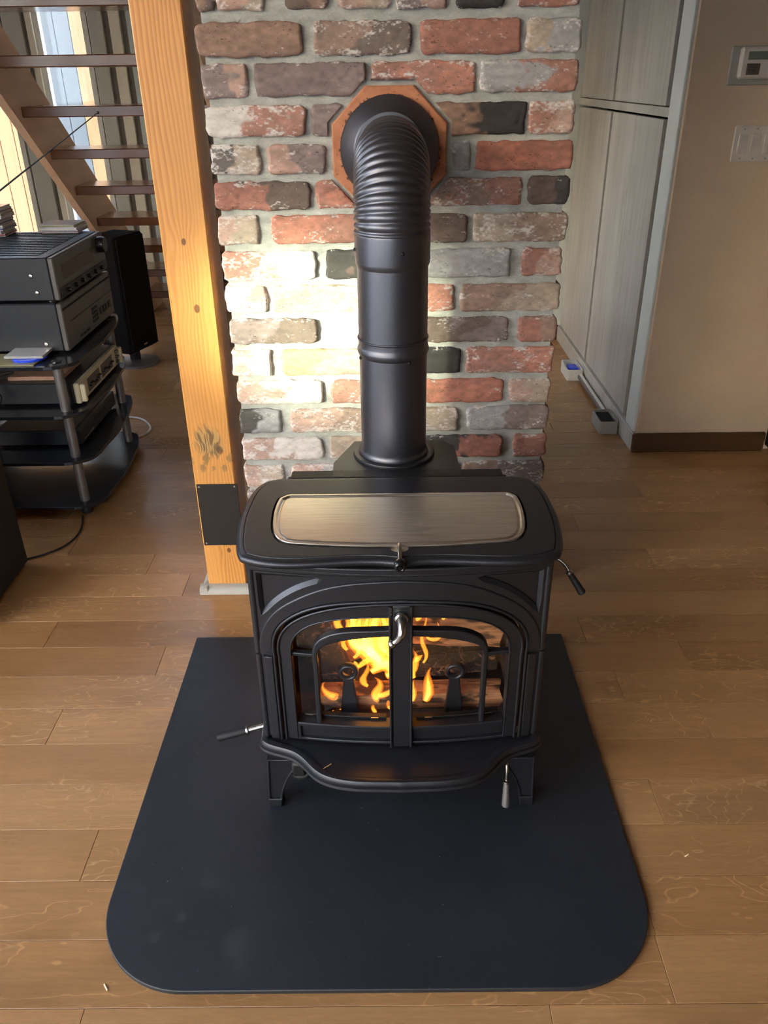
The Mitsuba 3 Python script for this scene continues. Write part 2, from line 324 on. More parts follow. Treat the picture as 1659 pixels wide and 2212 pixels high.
# ---------------------------------------------------------------- the room
rng = np.random.default_rng(7)
R = random.Random(11)
put('floor', bx(-3.5, 4.3, -3.2, 6.6, -0.12, -0.0125), 'mat_subfloor', kind='structure', label='brown varnished wooden floor of wide planks')
PW = 0.1290; Y0 = 0.963 - 4 * PW
JOINT = {1.737: [-.65, .835], 1.479: [-.859, .80], 1.092: [-.644], .705: [-.549, .276], .963: [.503], 1.221: [.60], 1.608: [.617], 2.253: [-.81], 1.350: [-1.35], .834: [-1.2], .576: [-.35]}
row = 0
y = Y0
while y < 6.5:
    xs = [-3.4]
    fixed = [v for a, v in JOINT.items() if abs(a - y) < 0.04]
    if fixed:
        f0 = fixed[0]; x = f0[0]
        xs = sorted([x - 1.7 * k for k in range(1, 3) if x - 1.7 * k > -3.3] + list(f0) + [f0[-1] + 1.7 * k for k in range(1, 3) if f0[-1] + 1.7 * k < 2.5])
        xs = [-3.4] + xs
    else:
        x = -3.4 + R.uniform(0.3, 1.4)
        while x < 2.5:
            xs.append(x); x += R.uniform(1.05, 1.75)
    xs.append(2.6)
    hi = min(y + PW, 6.5)
    for a, b in zip(xs[:-1], xs[1:]):
        vis = 0.62 * hi + 0.35                      # half width of what can be seen at this depth, with a margin
        if b < -vis or a > vis or (y > 3.3 and a > 1.06) or (y > 4.9 and a > 0.2): continue
        bb = min(b, 1.6) if y > 3.3 else b
        m = bx(a + 0.0003, bb - 0.0003, y + 0.0003, hi - 0.0003, -0.0125, 0.0, 0.0008)
        put('floor__plank', m, 'mat_floor', uv=np.tile([[R.random(), R.random()]], (len(m.vertices), 1)))
    y += PW; row += 1

H = 5.2
def wall(name, m, mat, label): return put(name, m, mat, kind='structure', label=label)
# left wall (outside the frame) with its tall windows
def wall_with_holes(u0, u1, z0, z1, holes): return sbox(u0, z0, u1, z1).difference(shapely.union_all([sbox(*h) for h in holes])) if holes else sbox(u0, z0, u1, z1)
def stand_x(poly, x0, x1):            # polygon (y, z) -> plate between x0 and x1
    m = extr(poly, 0, x1 - x0); v = np.array(m.vertices); return trimesh.Trimesh(np.column_stack([v[:, 2] + x0, v[:, 0], v[:, 1]]), m.faces, process=False)
def stand_y(poly, y0, y1):            # polygon (x, z) -> plate between y0 and y1
    m = extr(poly, 0, y1 - y0); v = np.array(m.vertices); m2 = trimesh.Trimesh(np.column_stack([v[:, 0], v[:, 2] + y0, v[:, 1]]), m.faces[:, ::-1], process=False); return m2
LB = [(2.3, 1.2, 3.5, 2.5)]
LW = [(-2.95, 0.06, -2.05, 2.5), (-1.95, 0.06, -1.0, 2.5), (-0.9, 0.06, 0.1, 2.5), (0.2, 0.06, 1.25, 2.5), (-1.95, 2.7, -1.0, 4.9), (-0.9, 2.7, 0.1, 4.9), (0.2, 2.7, 1.25, 4.9)]
wall('wall_left', cat(stand_x(wall_with_holes(-3.2, 2.0, 0, H, LW), -2.6, -2.5), bx(-3.5, -2.5, 1.9, 2.0, 0, H), stand_x(wall_with_holes(1.9, 6.6, 0, H, LB), -3.5, -3.4)), 'mat_panel_wall', 'brown left wall with tall windows')
RW = [(-2.4, 0.06, -1.5, 2.5), (-1.4, 0.06, -0.5, 2.5)]
wall('wall_front', stand_y(wall_with_holes(-2.6, 4.3, 0, H, RW), -3.2, -3.1), 'mat_panel_wall', 'brown wall behind the viewer with tall windows')
wall('wall_right', bx(4.2, 4.3, -3.2, 3.3, 0, H), 'mat_panel_wall', 'brown right wall')
wall('ceiling', bx(-3.5, 4.3, -3.2, 6.6, H, H + 0.1), 'mat_ceiling', 'pale wooden ceiling')
loft_plan = sbox(-0.6, -3.2, 4.3, 6.6).union(sbox(-1.6, -3.2, 0, 2.6)).difference(sbox(-0.419, 2.15, 0.4535, 2.592))
put('ceiling_loft', extr(loft_plan, 2.5, 2.65), 'mat_ceiling', kind='structure', label='wooden underside of the loft over the right part of the room')
wn = 0
def window(plane, at, h):
    """a white frame with a pane in the opening h = (u0, z0, u1, z1)"""
    global wn
    wn += 1; k = f'window_{wn}'; u0, z0, u1, z1 = h; w = 0.035
    fr = sbox(u0, z0, u1, z1).difference(sbox(u0 + w, z0 + w, u1 - w, z1 - w)); d = 0.03
    mf = stand_x(fr, at - d, at + d) if plane == 'x' else stand_y(fr, at - d, at + d)
    put(f'{k}__frame', mf, 'mat_white')
    g = sbox(u0 + w * .9, z0 + w * .9, u1 - w * .9, z1 - w * .9); c = np.array(g.exterior.coords)[:4]
    v = np.column_stack([np.full(4, at), c[:, 0], c[:, 1]]) if plane == 'x' else np.column_stack([c[:, 0], np.full(4, at), c[:, 1]])
    put(f'{k}__pane', trimesh.Trimesh(v, [[0, 1, 2], [0, 2, 3]], process=False), 'mat_glass')
    return k
for h in LW: labels[window('x', -2.55, h)] = {'kind': 'structure', 'label': 'tall white framed window in the left wall'}
for h in LB: labels[window('x', -3.45, h)] = {'kind': 'structure', 'label': 'tall white framed window in the left wall behind the rack'}
for h in RW: labels[window('y', -3.15, h)] = {'kind': 'structure', 'label': 'tall white framed window behind the viewer'}

# back wall beyond the stairs: boards, battens and two windows
BW = [(-3.32, 0.32, -2.645, 2.5), (-2.415, 0.32, -2.045, 2.5), (-3.32, 2.8, -2.2, 4.9), (-2.1, 2.8, -0.9, 4.9)]
wall('wall_back', stand_y(wall_with_holes(-3.5, 0.3, 0, H, BW), 6.5, 6.6), 'mat_board_dark', 'back wall of grey and beige vertical boards beyond the open stairs')
for h, l in zip(BW, ('white framed window at the far left beyond the stairs', 'narrow white framed window between grey boards beyond the stairs', 'high window in the back wall above the fence', 'high window in the back wall above the stairs')):
    labels[window('y', 6.52, h)] = {'kind': 'structure', 'label': l}
x = -2.62
for w, m in [(0.13, 'grey'), (0.03, None), (0.045, 'beige')]:
    if m: put('wall_back__board', bx(x, x + w, 6.462, 6.5, 0.0, 2.75, 0.003), 'mat_board_' + m)
    x += w
x = -2.03; k = 0
while x < 0.15:
    for w, m in [(0.10, 'grey'), (0.045, None), (0.075, 'beige'), (0.045, None), (0.085, 'green'), (0.04, None)]:
        if m and x < 0.2: put('wall_back__board', bx(x, x + w, 6.462, 6.5, 0.0, 2.75, 0.003), 'mat_board_' + m)
        x += w
wall('wall_hall_end', bx(0.2, 1.4, 4.9, 4.98, 0, H), 'mat_pale_wall', 'pale wall at the end of the passage right of the brick chimney')
wall('wall_hall_side', bx(0.2, 0.28, 4.9, 6.6, 0, H), 'mat_pale_wall', 'pale wall behind the brick chimney')
put('baseboard_hall', bx(0.21, 1.06, 4.885, 4.9, 0, 0.09, 0.004), 'mat_brown_trim', kind='structure', label='dark baseboard at the end of the passage')
fk = thing('fence', 'sunlit orange timber fence seen through the windows beyond the stairs', 'fence')
x = -5.2
while x < -1.0:
    put(fk + '__board', bx(x, x + 0.135, 8.4, 8.43, 0.0, 2.6, 0.004), 'mat_fence_grey' if -3.2 < x < -2.86 or x > -2.62 else 'mat_fence'); x += 0.141
put(fk + '__rail', bx(-5.2, -1.0, 8.43, 8.47, 0.4, 0.5), 'mat_fence'); put(fk + '__rail', bx(-5.2, -1.0, 8.43, 8.47, 2.0, 2.1), 'mat_fence')

# right: tan wall, jamb, closet
wall('wall_tan', bx(1.07, 4.3, 3.2, 3.335, 0, H, 0.006), 'mat_tan_wall', 'plain tan wall at the right with a thermostat and switches')
put('trim_1', bx(1.058, 1.0715, 3.205, 3.33, 0.088, H, 0.003), 'mat_pale_wall', kind='structure', label='pale jamb at the edge of the tan wall')
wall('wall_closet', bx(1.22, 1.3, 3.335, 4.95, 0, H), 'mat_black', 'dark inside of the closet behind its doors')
put('trim_2', bx(1.062, 1.22, 3.335, 4.9, 1.300, 1.333, 0.002), 'mat_closet', kind='structure', label='grey rail between the upper and lower closet doors')
put('baseboard_right', bx(1.055, 1.22, 3.2, 4.9, 0, 0.085, 0.003), 'mat_closet', kind='structure', label='grey skirting under the closet doors')
put('baseboard_tan', bx(1.055, 1.625, 3.183, 3.2, 0, 0.087, 0.006), 'mat_brown_trim', kind='structure', label='dark brown baseboard along the tan wall')
dn = 0
for z0, z1, lv in ((0.09, 1.290, 'lower'), (1.336, 2.6, 'upper')):
    for cols, l in (([(3.415, 3.79), (3.792, 4.178)], 'near'), ([(4.216, 4.60), (4.602, 4.895)], 'far')):
        dn += 1; k = f'door_{dn}'
        labels[k] = {'kind': 'structure', 'label': f'grey grained {lv} closet door, the {l} one'}
        for a, b in cols: put(k + '__board', bx(1.07, 1.095, a + 0.0005, b - 0.0005, z0, z1, 0.0014), 'mat_closet')

def tk(px): return px
k = thing('thermostat', 'white wall thermostat with a grey display high on the tan wall', 'thermostat')
put(k + '__shadow_plate', bx(1.205, 1.40, 3.192, 3.2, 1.405, 1.525, 0.003), 'mat_grey_trim', label='grey plate standing for the cast shadow of the thermostat')  # thermostat shadow on the wall, built as a thin grey plate
put(k + '__body', bx(1.232, 1.385, 3.166, 3.193, 1.425, 1.522, 0.006), 'mat_switch')
put(k + '__display', bx(1.254, 1.37, 3.1645, 3.168, 1.483, 1.508, 0.001), 'mat_lcd', label='grey display')
put(k + '__button_panel', bx(1.254, 1.30, 3.1645, 3.168, 1.437, 1.472, 0.001), 'mat_lcd_dark')
for j in range(2): put(k + '__button', bx(1.258, 1.285, 3.162, 3.166, 1.441 + 0.016 * j, 1.452 + 0.016 * j, 0.0015), 'mat_hifi_grey')
k = thing('light_switch', 'white light switch plate with three rockers on the tan wall below the thermostat', 'light switch')
put(k + '__plate', bx(1.264, 1.43, 3.193, 3.2, 1.157, 1.277, 0.004), 'mat_switch')
for j in range(3):
    xx = 1.282 + 0.046 * j
    put(k + '__rocker', bx(xx, xx + 0.033, 3.1895, 3.195, 1.184, 1.25, 0.002), 'mat_switch')
    for z in (1.168, 1.266): put(k + '__screw', lathe([(0, 0.0), (0.003, 0.0), (0.003, 0.003), (0, 0.003)], 12, 'y', (xx + 0.016, 3.191, z)), 'mat_grey_trim')
one('door_edge', bx(1.585, 1.62, 3.05, 3.195, 0.02, 2.05, 0.004), 'mat_black', 'black edge of a tall panel standing against the tan wall at the right', 'panel') if False else None
k = thing('black_cabinet', 'black cabinet against the tan wall cut off by the right side of the photo', 'cabinet')
put(k + '__side', bx(1.628, 1.66, 2.95, 3.19, 0.03, 0.30, 0.003), 'mat_black'); put(k + '__body', bx(1.66, 2.2, 2.95, 3.19, 0.03, 0.30, 0.003), 'mat_box_black')
put(k + '__foot', bx(1.64, 1.68, 2.97, 3.01, 0.0, 0.03, 0.003), 'mat_steel'); put(k + '__foot', bx(1.64, 1.68, 3.13, 3.17, 0.0, 0.03, 0.003), 'mat_steel')

# the low bar with two open boxes beside the closet
def open_box(x0, x1, y0, y1, z0, z1, t=0.004):
    p = rnd(sbox(x0, y0, x1, y1), 0.012); q = p.buffer(-t)
    return cat(extr(p.difference(q), z0, z1), extr(q, z0, z0 + t))
k = thing('floor_bar', 'long grey bar on the floor along the closet with an open box at either end', 'bar')
put(k + '__rail', bx(1.022, 1.05, 3.55, 4.15, 0.012, 0.034, 0.004), 'mat_silver'); put(k + '__cap', bx(1.028, 1.044, 3.55, 4.15, 0.034, 0.037, 0.001), 'mat_white')
put(k + '__box', open_box(0.965, 1.05, 4.12, 4.30, 0.001, 0.06), 'mat_white', label='white open box at the far end')
put(k + '__box', open_box(0.965, 1.05, 3.39, 3.55, 0.001, 0.06), 'mat_grey_trim', label='grey open box at the near end')
put(k + '__liner', bx(0.975, 1.04, 3.40, 3.54, 0.006, 0.05, 0.003), 'mat_black')
one('blue_packet', bx(0.985, 1.035, 4.17, 4.25, 0.006, 0.052, 0.004), 'mat_paper_cobalt', 'small bright blue packet inside the white box of the floor bar', 'packet')

# ---------------------------------------------------------------- brick chimney
YB = 2.16
OC = (0.0135, 1.290)
def octagon(h):
    r = h / math.cos(math.pi / 8)
    return Polygon([(OC[0] + r * math.cos(math.pi / 8 + i * math.pi / 4), OC[1] + r * math.sin(math.pi / 8 + i * math.pi / 4)) for i in range(8)])
def grid_front(x0, x1, z0, z1, d):
    nx, nz = int((x1 - x0) / d), int((z1 - z0) / d); return np.meshgrid(np.linspace(x0, x1, nx + 1), np.linspace(z0, z1, nz + 1), indexing='xy')
gx, gz = grid_front(-0.418, 0.452, 0.0, 2.1, 0.01)
gy = YB + 0.009 + 0.006 * (meshkit.fbm(np.stack([gx * 14, gz * 0, gz * 26], -1), 3, 5) - 0.5) * 2
nxz = gx.shape
iv = np.arange(gx.size).reshape(nxz)
fq = np.stack([iv[:-1, :-1], iv[:-1, 1:], iv[1:, 1:], iv[1:, :-1]], -1).reshape(-1, 4)
front_m = trimesh.Trimesh(np.stack([gx, gy, gz], -1).reshape(-1, 3), np.vstack([fq[:, [0, 1, 2]], fq[:, [0, 2, 3]]]), process=False)
rims = []
for xx in (-0.418, 0.452):
    rims.append(bx(xx - 0.0005, xx + 0.0005, YB + 0.004, YB + 0.02, 0, 2.1))
put('wall_chimney', cat(front_m, bx(-0.418, 0.452, YB + 0.0165, YB + 0.43, 0, H - .001)), 'mat_mortar', kind='structure', label='chimney of old reclaimed bricks with pale grey mortar')

COURSES = [
 [(-.425,-.381,1.585,1.659),(-.380,-.268,1.585,1.66),(-.224,-.125,1.585,1.66),(-.099,.02,1.585,1.66),(.032,.147,1.584,1.661),(.168,.278,1.584,1.661),(.308,.45,1.584,1.661)],
 [(-.434,-.189,1.492,1.563),(-.162,.067,1.492,1.563),(.089,.321,1.492,1.563),(.332,.462,1.492,1.563)],
 [(-.431,-.322,1.408,1.48),(-.305,-.041,1.409,1.48),(-.029,.218,1.41,1.48),(.23,.462,1.412,1.48)],
 [(-.431,-.188,1.322,1.392),(-.176,-.044,1.322,1.392),(.08,.344,1.321,1.393),(.35,.462,1.321,1.393)],
 [(-.43,-.307,1.237,1.306),(-.287,-.143,1.238,1.306),(.169,.214,1.239,1.306),(.226,.465,1.239,1.306)],
 [(-.43,-.187,1.154,1.221),(-.173,-.036,1.156,1.222),(.057,.344,1.158,1.224),(.362,.465,1.159,1.226)],
 [(-.43,-.323,1.07,1.141),(-.292,-.038,1.07,1.14),(-.02,.211,1.069,1.14),(.227,.466,1.069,1.139)],
 [(-.427,-.182,.978,1.053),(-.156,.088,.979,1.053),(.109,.328,.98,1.053),(.357,.462,.981,1.053)],
 [(-.43,-.318,.892,.964),(-.304,-.054,.891,.963),(-.039,.183,.89,.963),(.2,.465,.889,.962)],
 [(-.428,-.188,.807,.875),(-.169,.073,.806,.875),(.089,.333,.805,.874),(.359,.464,.803,.874)],
 [(-.43,-.32,.715,.788),(-.293,-.047,.715,.789),(-.029,.206,.716,.789),(.222,.463,.716,.789)],
 [(-.424,-.18,.631,.701),(-.158,.082,.63,.7),(.1,.331,.629,.699),(.346,.461,.628,.699)],
 [(-.425,-.307,.541,.614),(-.279,-.042,.542,.615),(-.022,.204,.543,.616),(.229,.463,.544,.617)],
 [(-.425,-.189,.456,.524),(-.17,.072,.457,.526),(.092,.337,.458,.527),(.367,.465,.459,.528)],
 [(-.426,-.311,.367,.438),(-.287,-.052,.369,.439),(-.031,.204,.372,.441),(.22,.467,.374,.443)]]
KIND = [
 [(0,9,3),(3,7,4),(9,0,2),(3,7,4),(4,3,4),(5,5,0),(1,2,3)],
 [(0,0,1),(0,9,4),(1,1,2),(7,6,4)],
 [(4,3,4),(4,4,1),(1,2,4),(6,1,4)],
 [(8,1,5),(4,0,2),(0,5,0),(1,3,5)],
 [(5,7,6),(3,4,3),(6,6,2),(2,1,1)],
 [(1,9,2),(1,2,3),(0,1,4),(9,5,1)],
 [(3,7,5),(2,1,3),(4,9,2),(7,0,5)],
 [(2,8,6),(5,9,1),(6,6,3),(1,3,4)],
 [(8,3,6),(3,7,5),(0,2,4),(0,7,3)],
 [(4,9,3),(8,1,5),(9,4,2),(1,0,3)],
 [(3,8,6),(10,7,2),(5,5,0),(1,2,4)],
 [(3,8,6),(1,3,4),(2,2,2),(3,7,4)],
 [(5,6,3),(3,0,5),(3,7,5),(6,4,3)],
 [(3,8,6),(7,6,4),(5,1,1),(1,1,3)],
 [(3,7,6),(3,6,5),(0,1,4),(0,9,4)]]
for k in range(4):                                       # the courses the stove hides, and those above the frame
    z0 = 0.285 - 0.0875 * k; a = [(-.427,-.189),(-.17,.072),(.092,.337),(.357,.465)] if k % 2 == 0 else [(-.426,-.311),(-.287,-.052),(-.031,.204),(.22,.466)]
    COURSES.append([(p, q, max(z0, 0.004), z0 + 0.071) for p, q in a]); KIND.append([(R.choice([0,1,3,4,9]), R.choice([1,3,7,0]), R.choice([2,3,5])) for _ in a])
for k in range(4):
    z0 = 1.68 + 0.089 * k; a = [(-.427,-.189),(-.17,.072),(.092,.337),(.357,.465)] if k % 2 == 0 else [(-.426,-.311),(-.287,-.052),(-.031,.204),(.22,.466)]
    COURSES.append([(p, q, z0, z0 + 0.073) for p, q in a]); KIND.append([(R.choice([0,1,3,4,9]), R.choice([1,3,7,0]), R.choice([2,3,4])) for _ in a])
cutter = m3.Manifold.of_triangles if False else None
def to_man(m): return m3.Manifold(m3.Mesh(np.asarray(m.vertices, np.float32), np.asarray(m.faces, np.uint32)))
def of_man(m):
    q = m.to_mesh(); return trimesh.Trimesh(q.vert_properties[:, :3].astype(float), q.tri_verts, process=False)
OCT_CUT = to_man(stand_y(octagon(0.151), YB - 0.2, YB + 0.2))
def brick_mesh(x0, x1, z0, z1, seed, left, right):
    w, h = x1 - x0, z1 - z0
    nx, nz = max(6, int(w / 0.0075)), max(6, int(h / 0.0075))
    def ax(n):
        u = np.linspace(-1, 1, n + 1); return np.sign(u) * (1 - (1 - np.abs(u)) ** 1.35)
    S, Tt = np.meshgrid(ax(nx), ax(nz), indexing='xy')
    sd = seed * 7.31
    jx = (meshkit.fbm(np.stack([Tt * 2.2 + sd, S * 0 + np.sign(S) * 3, Tt * 0], -1), 3, 1) - 0.5) * 0.0085
    jz = (meshkit.fbm(np.stack([S * w * 22 + sd, np.sign(Tt) * 3 + S * 0, S * 0 + 5], -1), 3, 2) - 0.5) * 0.0075
    rc = 0.0015 + 0.0045 * ((seed * 0.618) % 1)
    X = (x0 + x1) / 2 + S * w / 2 + jx * np.abs(S) ** 6 - np.sign(S) * rc * np.abs(S) ** 8 * np.abs(Tt) ** 5
    Z = (z0 + z1) / 2 + Tt * h / 2 + jz * np.abs(Tt) ** 6 - np.sign(Tt) * rc * np.abs(S) ** 14 * np.abs(Tt) ** 8
    d = np.minimum((1 - np.abs(S)) * w / 2, (1 - np.abs(Tt)) * h / 2)
    drop = 0.006 * (1 - np.clip(d / 0.0065, 0, 1)) ** 2.4
    P = np.stack([X, 0 * X + seed, Z], -1)
    rough = 0.006 * (meshkit.fbm(P * [26, 1, 34], 4, 3) - 0.5) + 0.004 * np.clip(meshkit.fbm(P * [55, 1, 60] + 9, 3, 8) - 0.6, 0, 1) * 4
    prot = 0.002 + 0.004 * ((seed * 0.37) % 1)
    Y = YB - prot + drop + rough + 0.004 * ((seed * 0.71) % 1 - 0.5) * S
    n0 = X.size; I = np.arange(n0).reshape(X.shape)
    V = [np.stack([X, Y, Z], -1).reshape(-1, 3)]
    F = [np.stack([I[:-1, :-1], I[:-1, 1:], I[1:, 1:]], -1).reshape(-1, 3), np.stack([I[:-1, :-1], I[1:, 1:], I[1:, :-1]], -1).reshape(-1, 3)]
    loop = np.concatenate([I[0, :-1], I[:-1, -1], I[-1, :0:-1], I[:0:-1, 0]]); n = len(loop); prev = loop
    for dep in (0.008, 0.03, 0.10):
        b = V[0][loop].copy(); b[:, 1] = YB + dep; b[:, 0] += 0.0015 * (meshkit.noise(b * 60, 3) - 0.5); i = sum(map(len, V)); V.append(b); cur = i + np.arange(n)
        F += [np.stack([prev, cur, np.roll(cur, -1)], 1), np.stack([prev, np.roll(cur, -1), np.roll(prev, -1)], 1)]; prev = cur
    i = sum(map(len, V)); V.append(np.array([[(x0 + x1) / 2, YB + 0.10, (z0 + z1) / 2]])); F.append(np.stack([np.full(n, i), np.roll(prev, -1), prev], 1))
    return trimesh.Trimesh(np.vstack(V), np.vstack(F), process=False)
seed = 0
for row, kinds in zip(COURSES, KIND):
    for (x0, x1, z0, z1), (pa, pb, lime) in zip(row, kinds):
        seed += 1
        m = brick_mesh(x0, x1, z0, z1, seed, x0 < -.4, x1 > .44)
        if octagon(0.151).intersects(sbox(x0 - .005, z0 - .005, x1 + .005, z1 + .005)):
            m = of_man(to_man(m) - OCT_CUT)
            if len(m.faces) == 0: continue
            m.merge_vertices()
        m = sm(m, 50); v = np.array(m.vertices)
        fx = np.clip((v[:, 0] - x0) / (x1 - x0), 0.02, 0.98); fz = np.clip((v[:, 2] - z0) / (z1 - z0), 0.02, 0.98)
        put('wall_chimney__brick', m, 'mat_brick', smooth=True, uv=np.column_stack([pa + 16 * pb + fx, lime + fz]))
tile = bev(octagon(0.140).difference(Point(*OC).buffer(0.112, quad_segs=24)), YB - 0.006, YB + 0.02, 0.003)
put('wall_chimney__flue_thimble', tile, 'mat_terracotta', label='orange terracotta octagon around the flue opening')
put('wall_chimney__flue_hole', lathe([(0.118, YB + 0.02), (0.118, YB + 0.012), (0.0, YB + 0.012)], 32, 'y', (OC[0], 0, OC[1])), 'mat_black')

# ---------------------------------------------------------------- wooden post
k = thing('timber_post', 'golden fir timber post standing left of the brick chimney', 'post')
put(k + '__timber', bx(-0.578, -0.457, 2.155, 2.30, 0.0, 2.4995, 0.003), 'mat_post')
put(k + '__steel_plate', bx(-0.574, -0.451, 2.1515, 2.1548, 0.170, 0.382, 0.0008), 'mat_plate', label='dark steel plate screwed to the post')
for sx in (-0.566, -0.460):
    for sz in (0.178, 0.374):
        put(k + '__screw', lathe([(0, 2.1495), (0.0022, 2.1497), (0.0034, 2.151), (0.0034, 2.153)], 12, 'y', (sx, 0, sz)), 'mat_steel', smooth=30)
qr = [(0.0, 0.0), (0.026, 0.0)] + [(0.026 * math.cos(a), 0.026 * math.sin(a)) for a in np.linspace(0.15, math.pi / 2, 6)]
def quarter(path_fn, L0, L1):
    a = np.array(qr); n = len(a); v = np.array([path_fn(L, r, z) for L in (L0, L1) for r, z in a]); f = []
    for i in range(n):
        j = (i + 1) % n; f += [[i, j, n + j], [i, n + j, n + i]]
    for i in range(1, n - 1): f += [[0, i + 1, i], [n, n + i, n + i + 1]]
    m = trimesh.Trimesh(v, f, process=False); m.fix_normals(); return m
put(k + '__base_moulding', quarter(lambda L, r, z: (L, 2.155 - r, z), -0.604, -0.430), 'mat_grey_trim', smooth=40, label='grey quarter round moulding')
put(k + '__base_moulding', quarter(lambda L, r, z: (-0.578 - r, L, z), 2.13, 2.30), 'mat_grey_trim', smooth=40, label='grey quarter round moulding')

# ---------------------------------------------------------------- stairs
k = thing('staircase', 'open wooden staircase with brown treads at the far left', 'staircase')
ang = math.atan2(0.197, 0.25); dy, dz = -math.cos(ang), math.sin(ang)
def stringer(x0, x1):
    wv = np.array([math.sin(ang), math.cos(ang)]) * 0.15
    a, b = np.array([5.95, -0.02]), np.array([3.2, -0.02 + (5.95 - 3.2) * math.tan(ang)])
    poly = Polygon([a - wv, b - wv, b + wv, a + wv]).intersection(sbox(3.0, 0.0, 6.3, 2.9))
    return stand_x(poly, x0, x1)
put(k + '__stringer', stringer(-1.69, -1.65), 'mat_stringer'); put(k + '__stringer', stringer(-0.78, -0.74), 'mat_stringer')
for j in range(10):
    z = 0.165 + 0.197 * j; yc = 5.72 - 0.25 * j
    put(k + '__tread', bx(-1.655, -0.775, yc - 0.13, yc + 0.13, z - 0.045, z, 0.004), 'mat_tread')

# ---------------------------------------------------------------- hearth pad
pad = Polygon([(-0.565, 1.895), (0.502, 1.895), (0.502, 0.857), (-0.565, 0.857)])
pad = pad.intersection(pad.buffer(-0.185).buffer(0.185, quad_segs=24).union(sbox(-0.565, 1.3, 0.502, 1.895)))
one('hearth_pad', loft(pad, [(0, 0.0005), (0, 0.008), (0.0012, 0.0098), (0.003, 0.0102)], seg=0.03), 'mat_pad', 'large black hearth pad with two rounded front corners under the stove', 'hearth pad', smooth=30)
PZ = 0.0102

# ---------------------------------------------------------------- stove
CX = 0.021
def yf(x): return 1.28 + 0.03 * (x / 0.285) ** 2
def bend(m, s=0.03):
    m = fine(m, s); v = np.array(m.vertices); v[:, 1] += yf(v[:, 0]); v[:, 0] += CX
    return trimesh.Trimesh(v, m.faces, process=False)
def pl(poly, f, b, bv=0.002, steps=1, s=0.03): return bend(bev(poly, f, b, bv, steps=steps), s)
def mirror(poly): return affinity.scale(poly, -1, 1, origin=(0, 0))
def curve(pts, n=40):
    q = smoothpath(np.array(pts, float), n); return [tuple(a) for a in q]
ST = thing('wood_stove', 'black cast iron wood stove with arched glass doors and a steel griddle on top', 'stove')
S = ST + '__'
# arches, each given by its left half from the spring line to the crown
A_out = curve([(-.286, .416), (-.285, .449), (-.270, .491), (-.241, .529), (-.202, .558), (-.146, .586), (-.074, .602), (0, .607)])
A_in = curve([(-.258, .416), (-.2585, .447), (-.246, .484), (-.222, .511), (-.190, .532), (-.108, .5555), (0, .563)])
D_out = curve([(-.246, .416), (-.2455, .447), (-.233, .479), (-.206, .507), (-.160, .531), (-.092, .548), (0, .554)])
G_in = curve([(-.220, .416), (-.2195, .435), (-.215, .454), (-.201, .476), (-.177, .495), (-.141, .509), (-.085, .519), (0, .523)])
M_out = curve([(-.178, .40), (-.178, .430), (-.170, .452), (-.150, .470), (-.096, .486), (0, .495)])
M_in = curve([(-.167, .40), (-.167, .425), (-.160, .440), (-.140, .452), (-.087, .467), (0, .475)])
def arch(a, z0): 
    L = list(a); Rr = [(-x, z) for x, z in L[::-1][1:]]
    return Polygon([(L[0][0], z0)] + L + Rr + [(Rr[-1][0], z0)])
ZB = 0.186                                                   # top of the base plate
body_front = Polygon([(-.293, ZB), (-.293, .622), (.293, .622), (.293, ZB)])
opening = arch(A_in, ZB - 0.02)
sp_l = Polygon([(-.278, .508), (-.278, .6085), (-.066, .6125)] + curve([(-.085, .6095), (-.127, .604), (-.182, .5865), (-.219, .5645), (-.250, .5365), (-.2725, .508)], 24)).buffer(0)
spandrels = sp_l.union(mirror(sp_l))
def bead(pts, r, yo, name, ends=10, sq=1.0):
    """a round bead along a curve of the front: [(x, z)]"""
    p = np.array(pts, float); v = np.column_stack([p[:, 0] + CX, yf(p[:, 0]) + yo, p[:, 1]])
    put(name, tube(v, r, 10), 'mat_iron', smooth=50)
def dense(pts, d=0.008):
    q = np.array(LineString(pts).segmentize(d).coords); return q
put(S + 'front_frame', pl(body_front.difference(opening).difference(spandrels), 0.0, 0.028, 0.002, 2), 'mat_iron', smooth=28)
for sp in (sp_l, mirror(sp_l)):
    put(S + 'spandrel_moulding', pl(sp.buffer(.012, join_style=2).difference(sp.buffer(-.0068, join_style=2)), -0.0004, 0.014, 0.0078), 'mat_iron', smooth=20)
    put(S + 'spandrel_panel', pl(sp.buffer(.003), 0.0105, 0.018, 0.001), 'mat_iron', smooth=28)
band = arch([(-.2835 if i < 3 else x, z) for i, (x, z) in enumerate(A_out)], .417).difference(arch(A_in, .40))
band = Polygon(list(arch(A_out, .417).exterior.coords)).difference(arch(A_in, .40))
put(S + 'arch_moulding', pl(band, -0.0035, 0.016, 0.003, 3), 'mat_iron', smooth=40)
bead(dense([(-.2565, ZB)] + [(-.2565, .41)] + [(x * .992, z - .002) for x, z in A_in] + [(-x * .992, z - .002) for x, z in A_in[::-1][1:]] + [(.2565, .41), (.2565, ZB)]), .0034, -0.0035, S + 'arch_bead')
for s in (-1, 1):
    for z0, z1 in ((ZB, .411), (.4145, .617)):
        bead(dense([(s * .2895, z0), (s * .2895, z1)]), .0075, 0.0035, S + 'corner_column')
    pil = sbox(-.2795, ZB, -.2605, .4105) if s < 0 else sbox(.2605, ZB, .2795, .4105)
    put(S + 'pilaster', pl(pil, -0.0065, 0.02, 0.0025, 2), 'mat_iron', smooth=40)
put(S + 'crown_rail', pl(sbox(-.297, .6155, .297, .634), -0.004, 0.03, 0.003, 3), 'mat_iron', smooth=50)
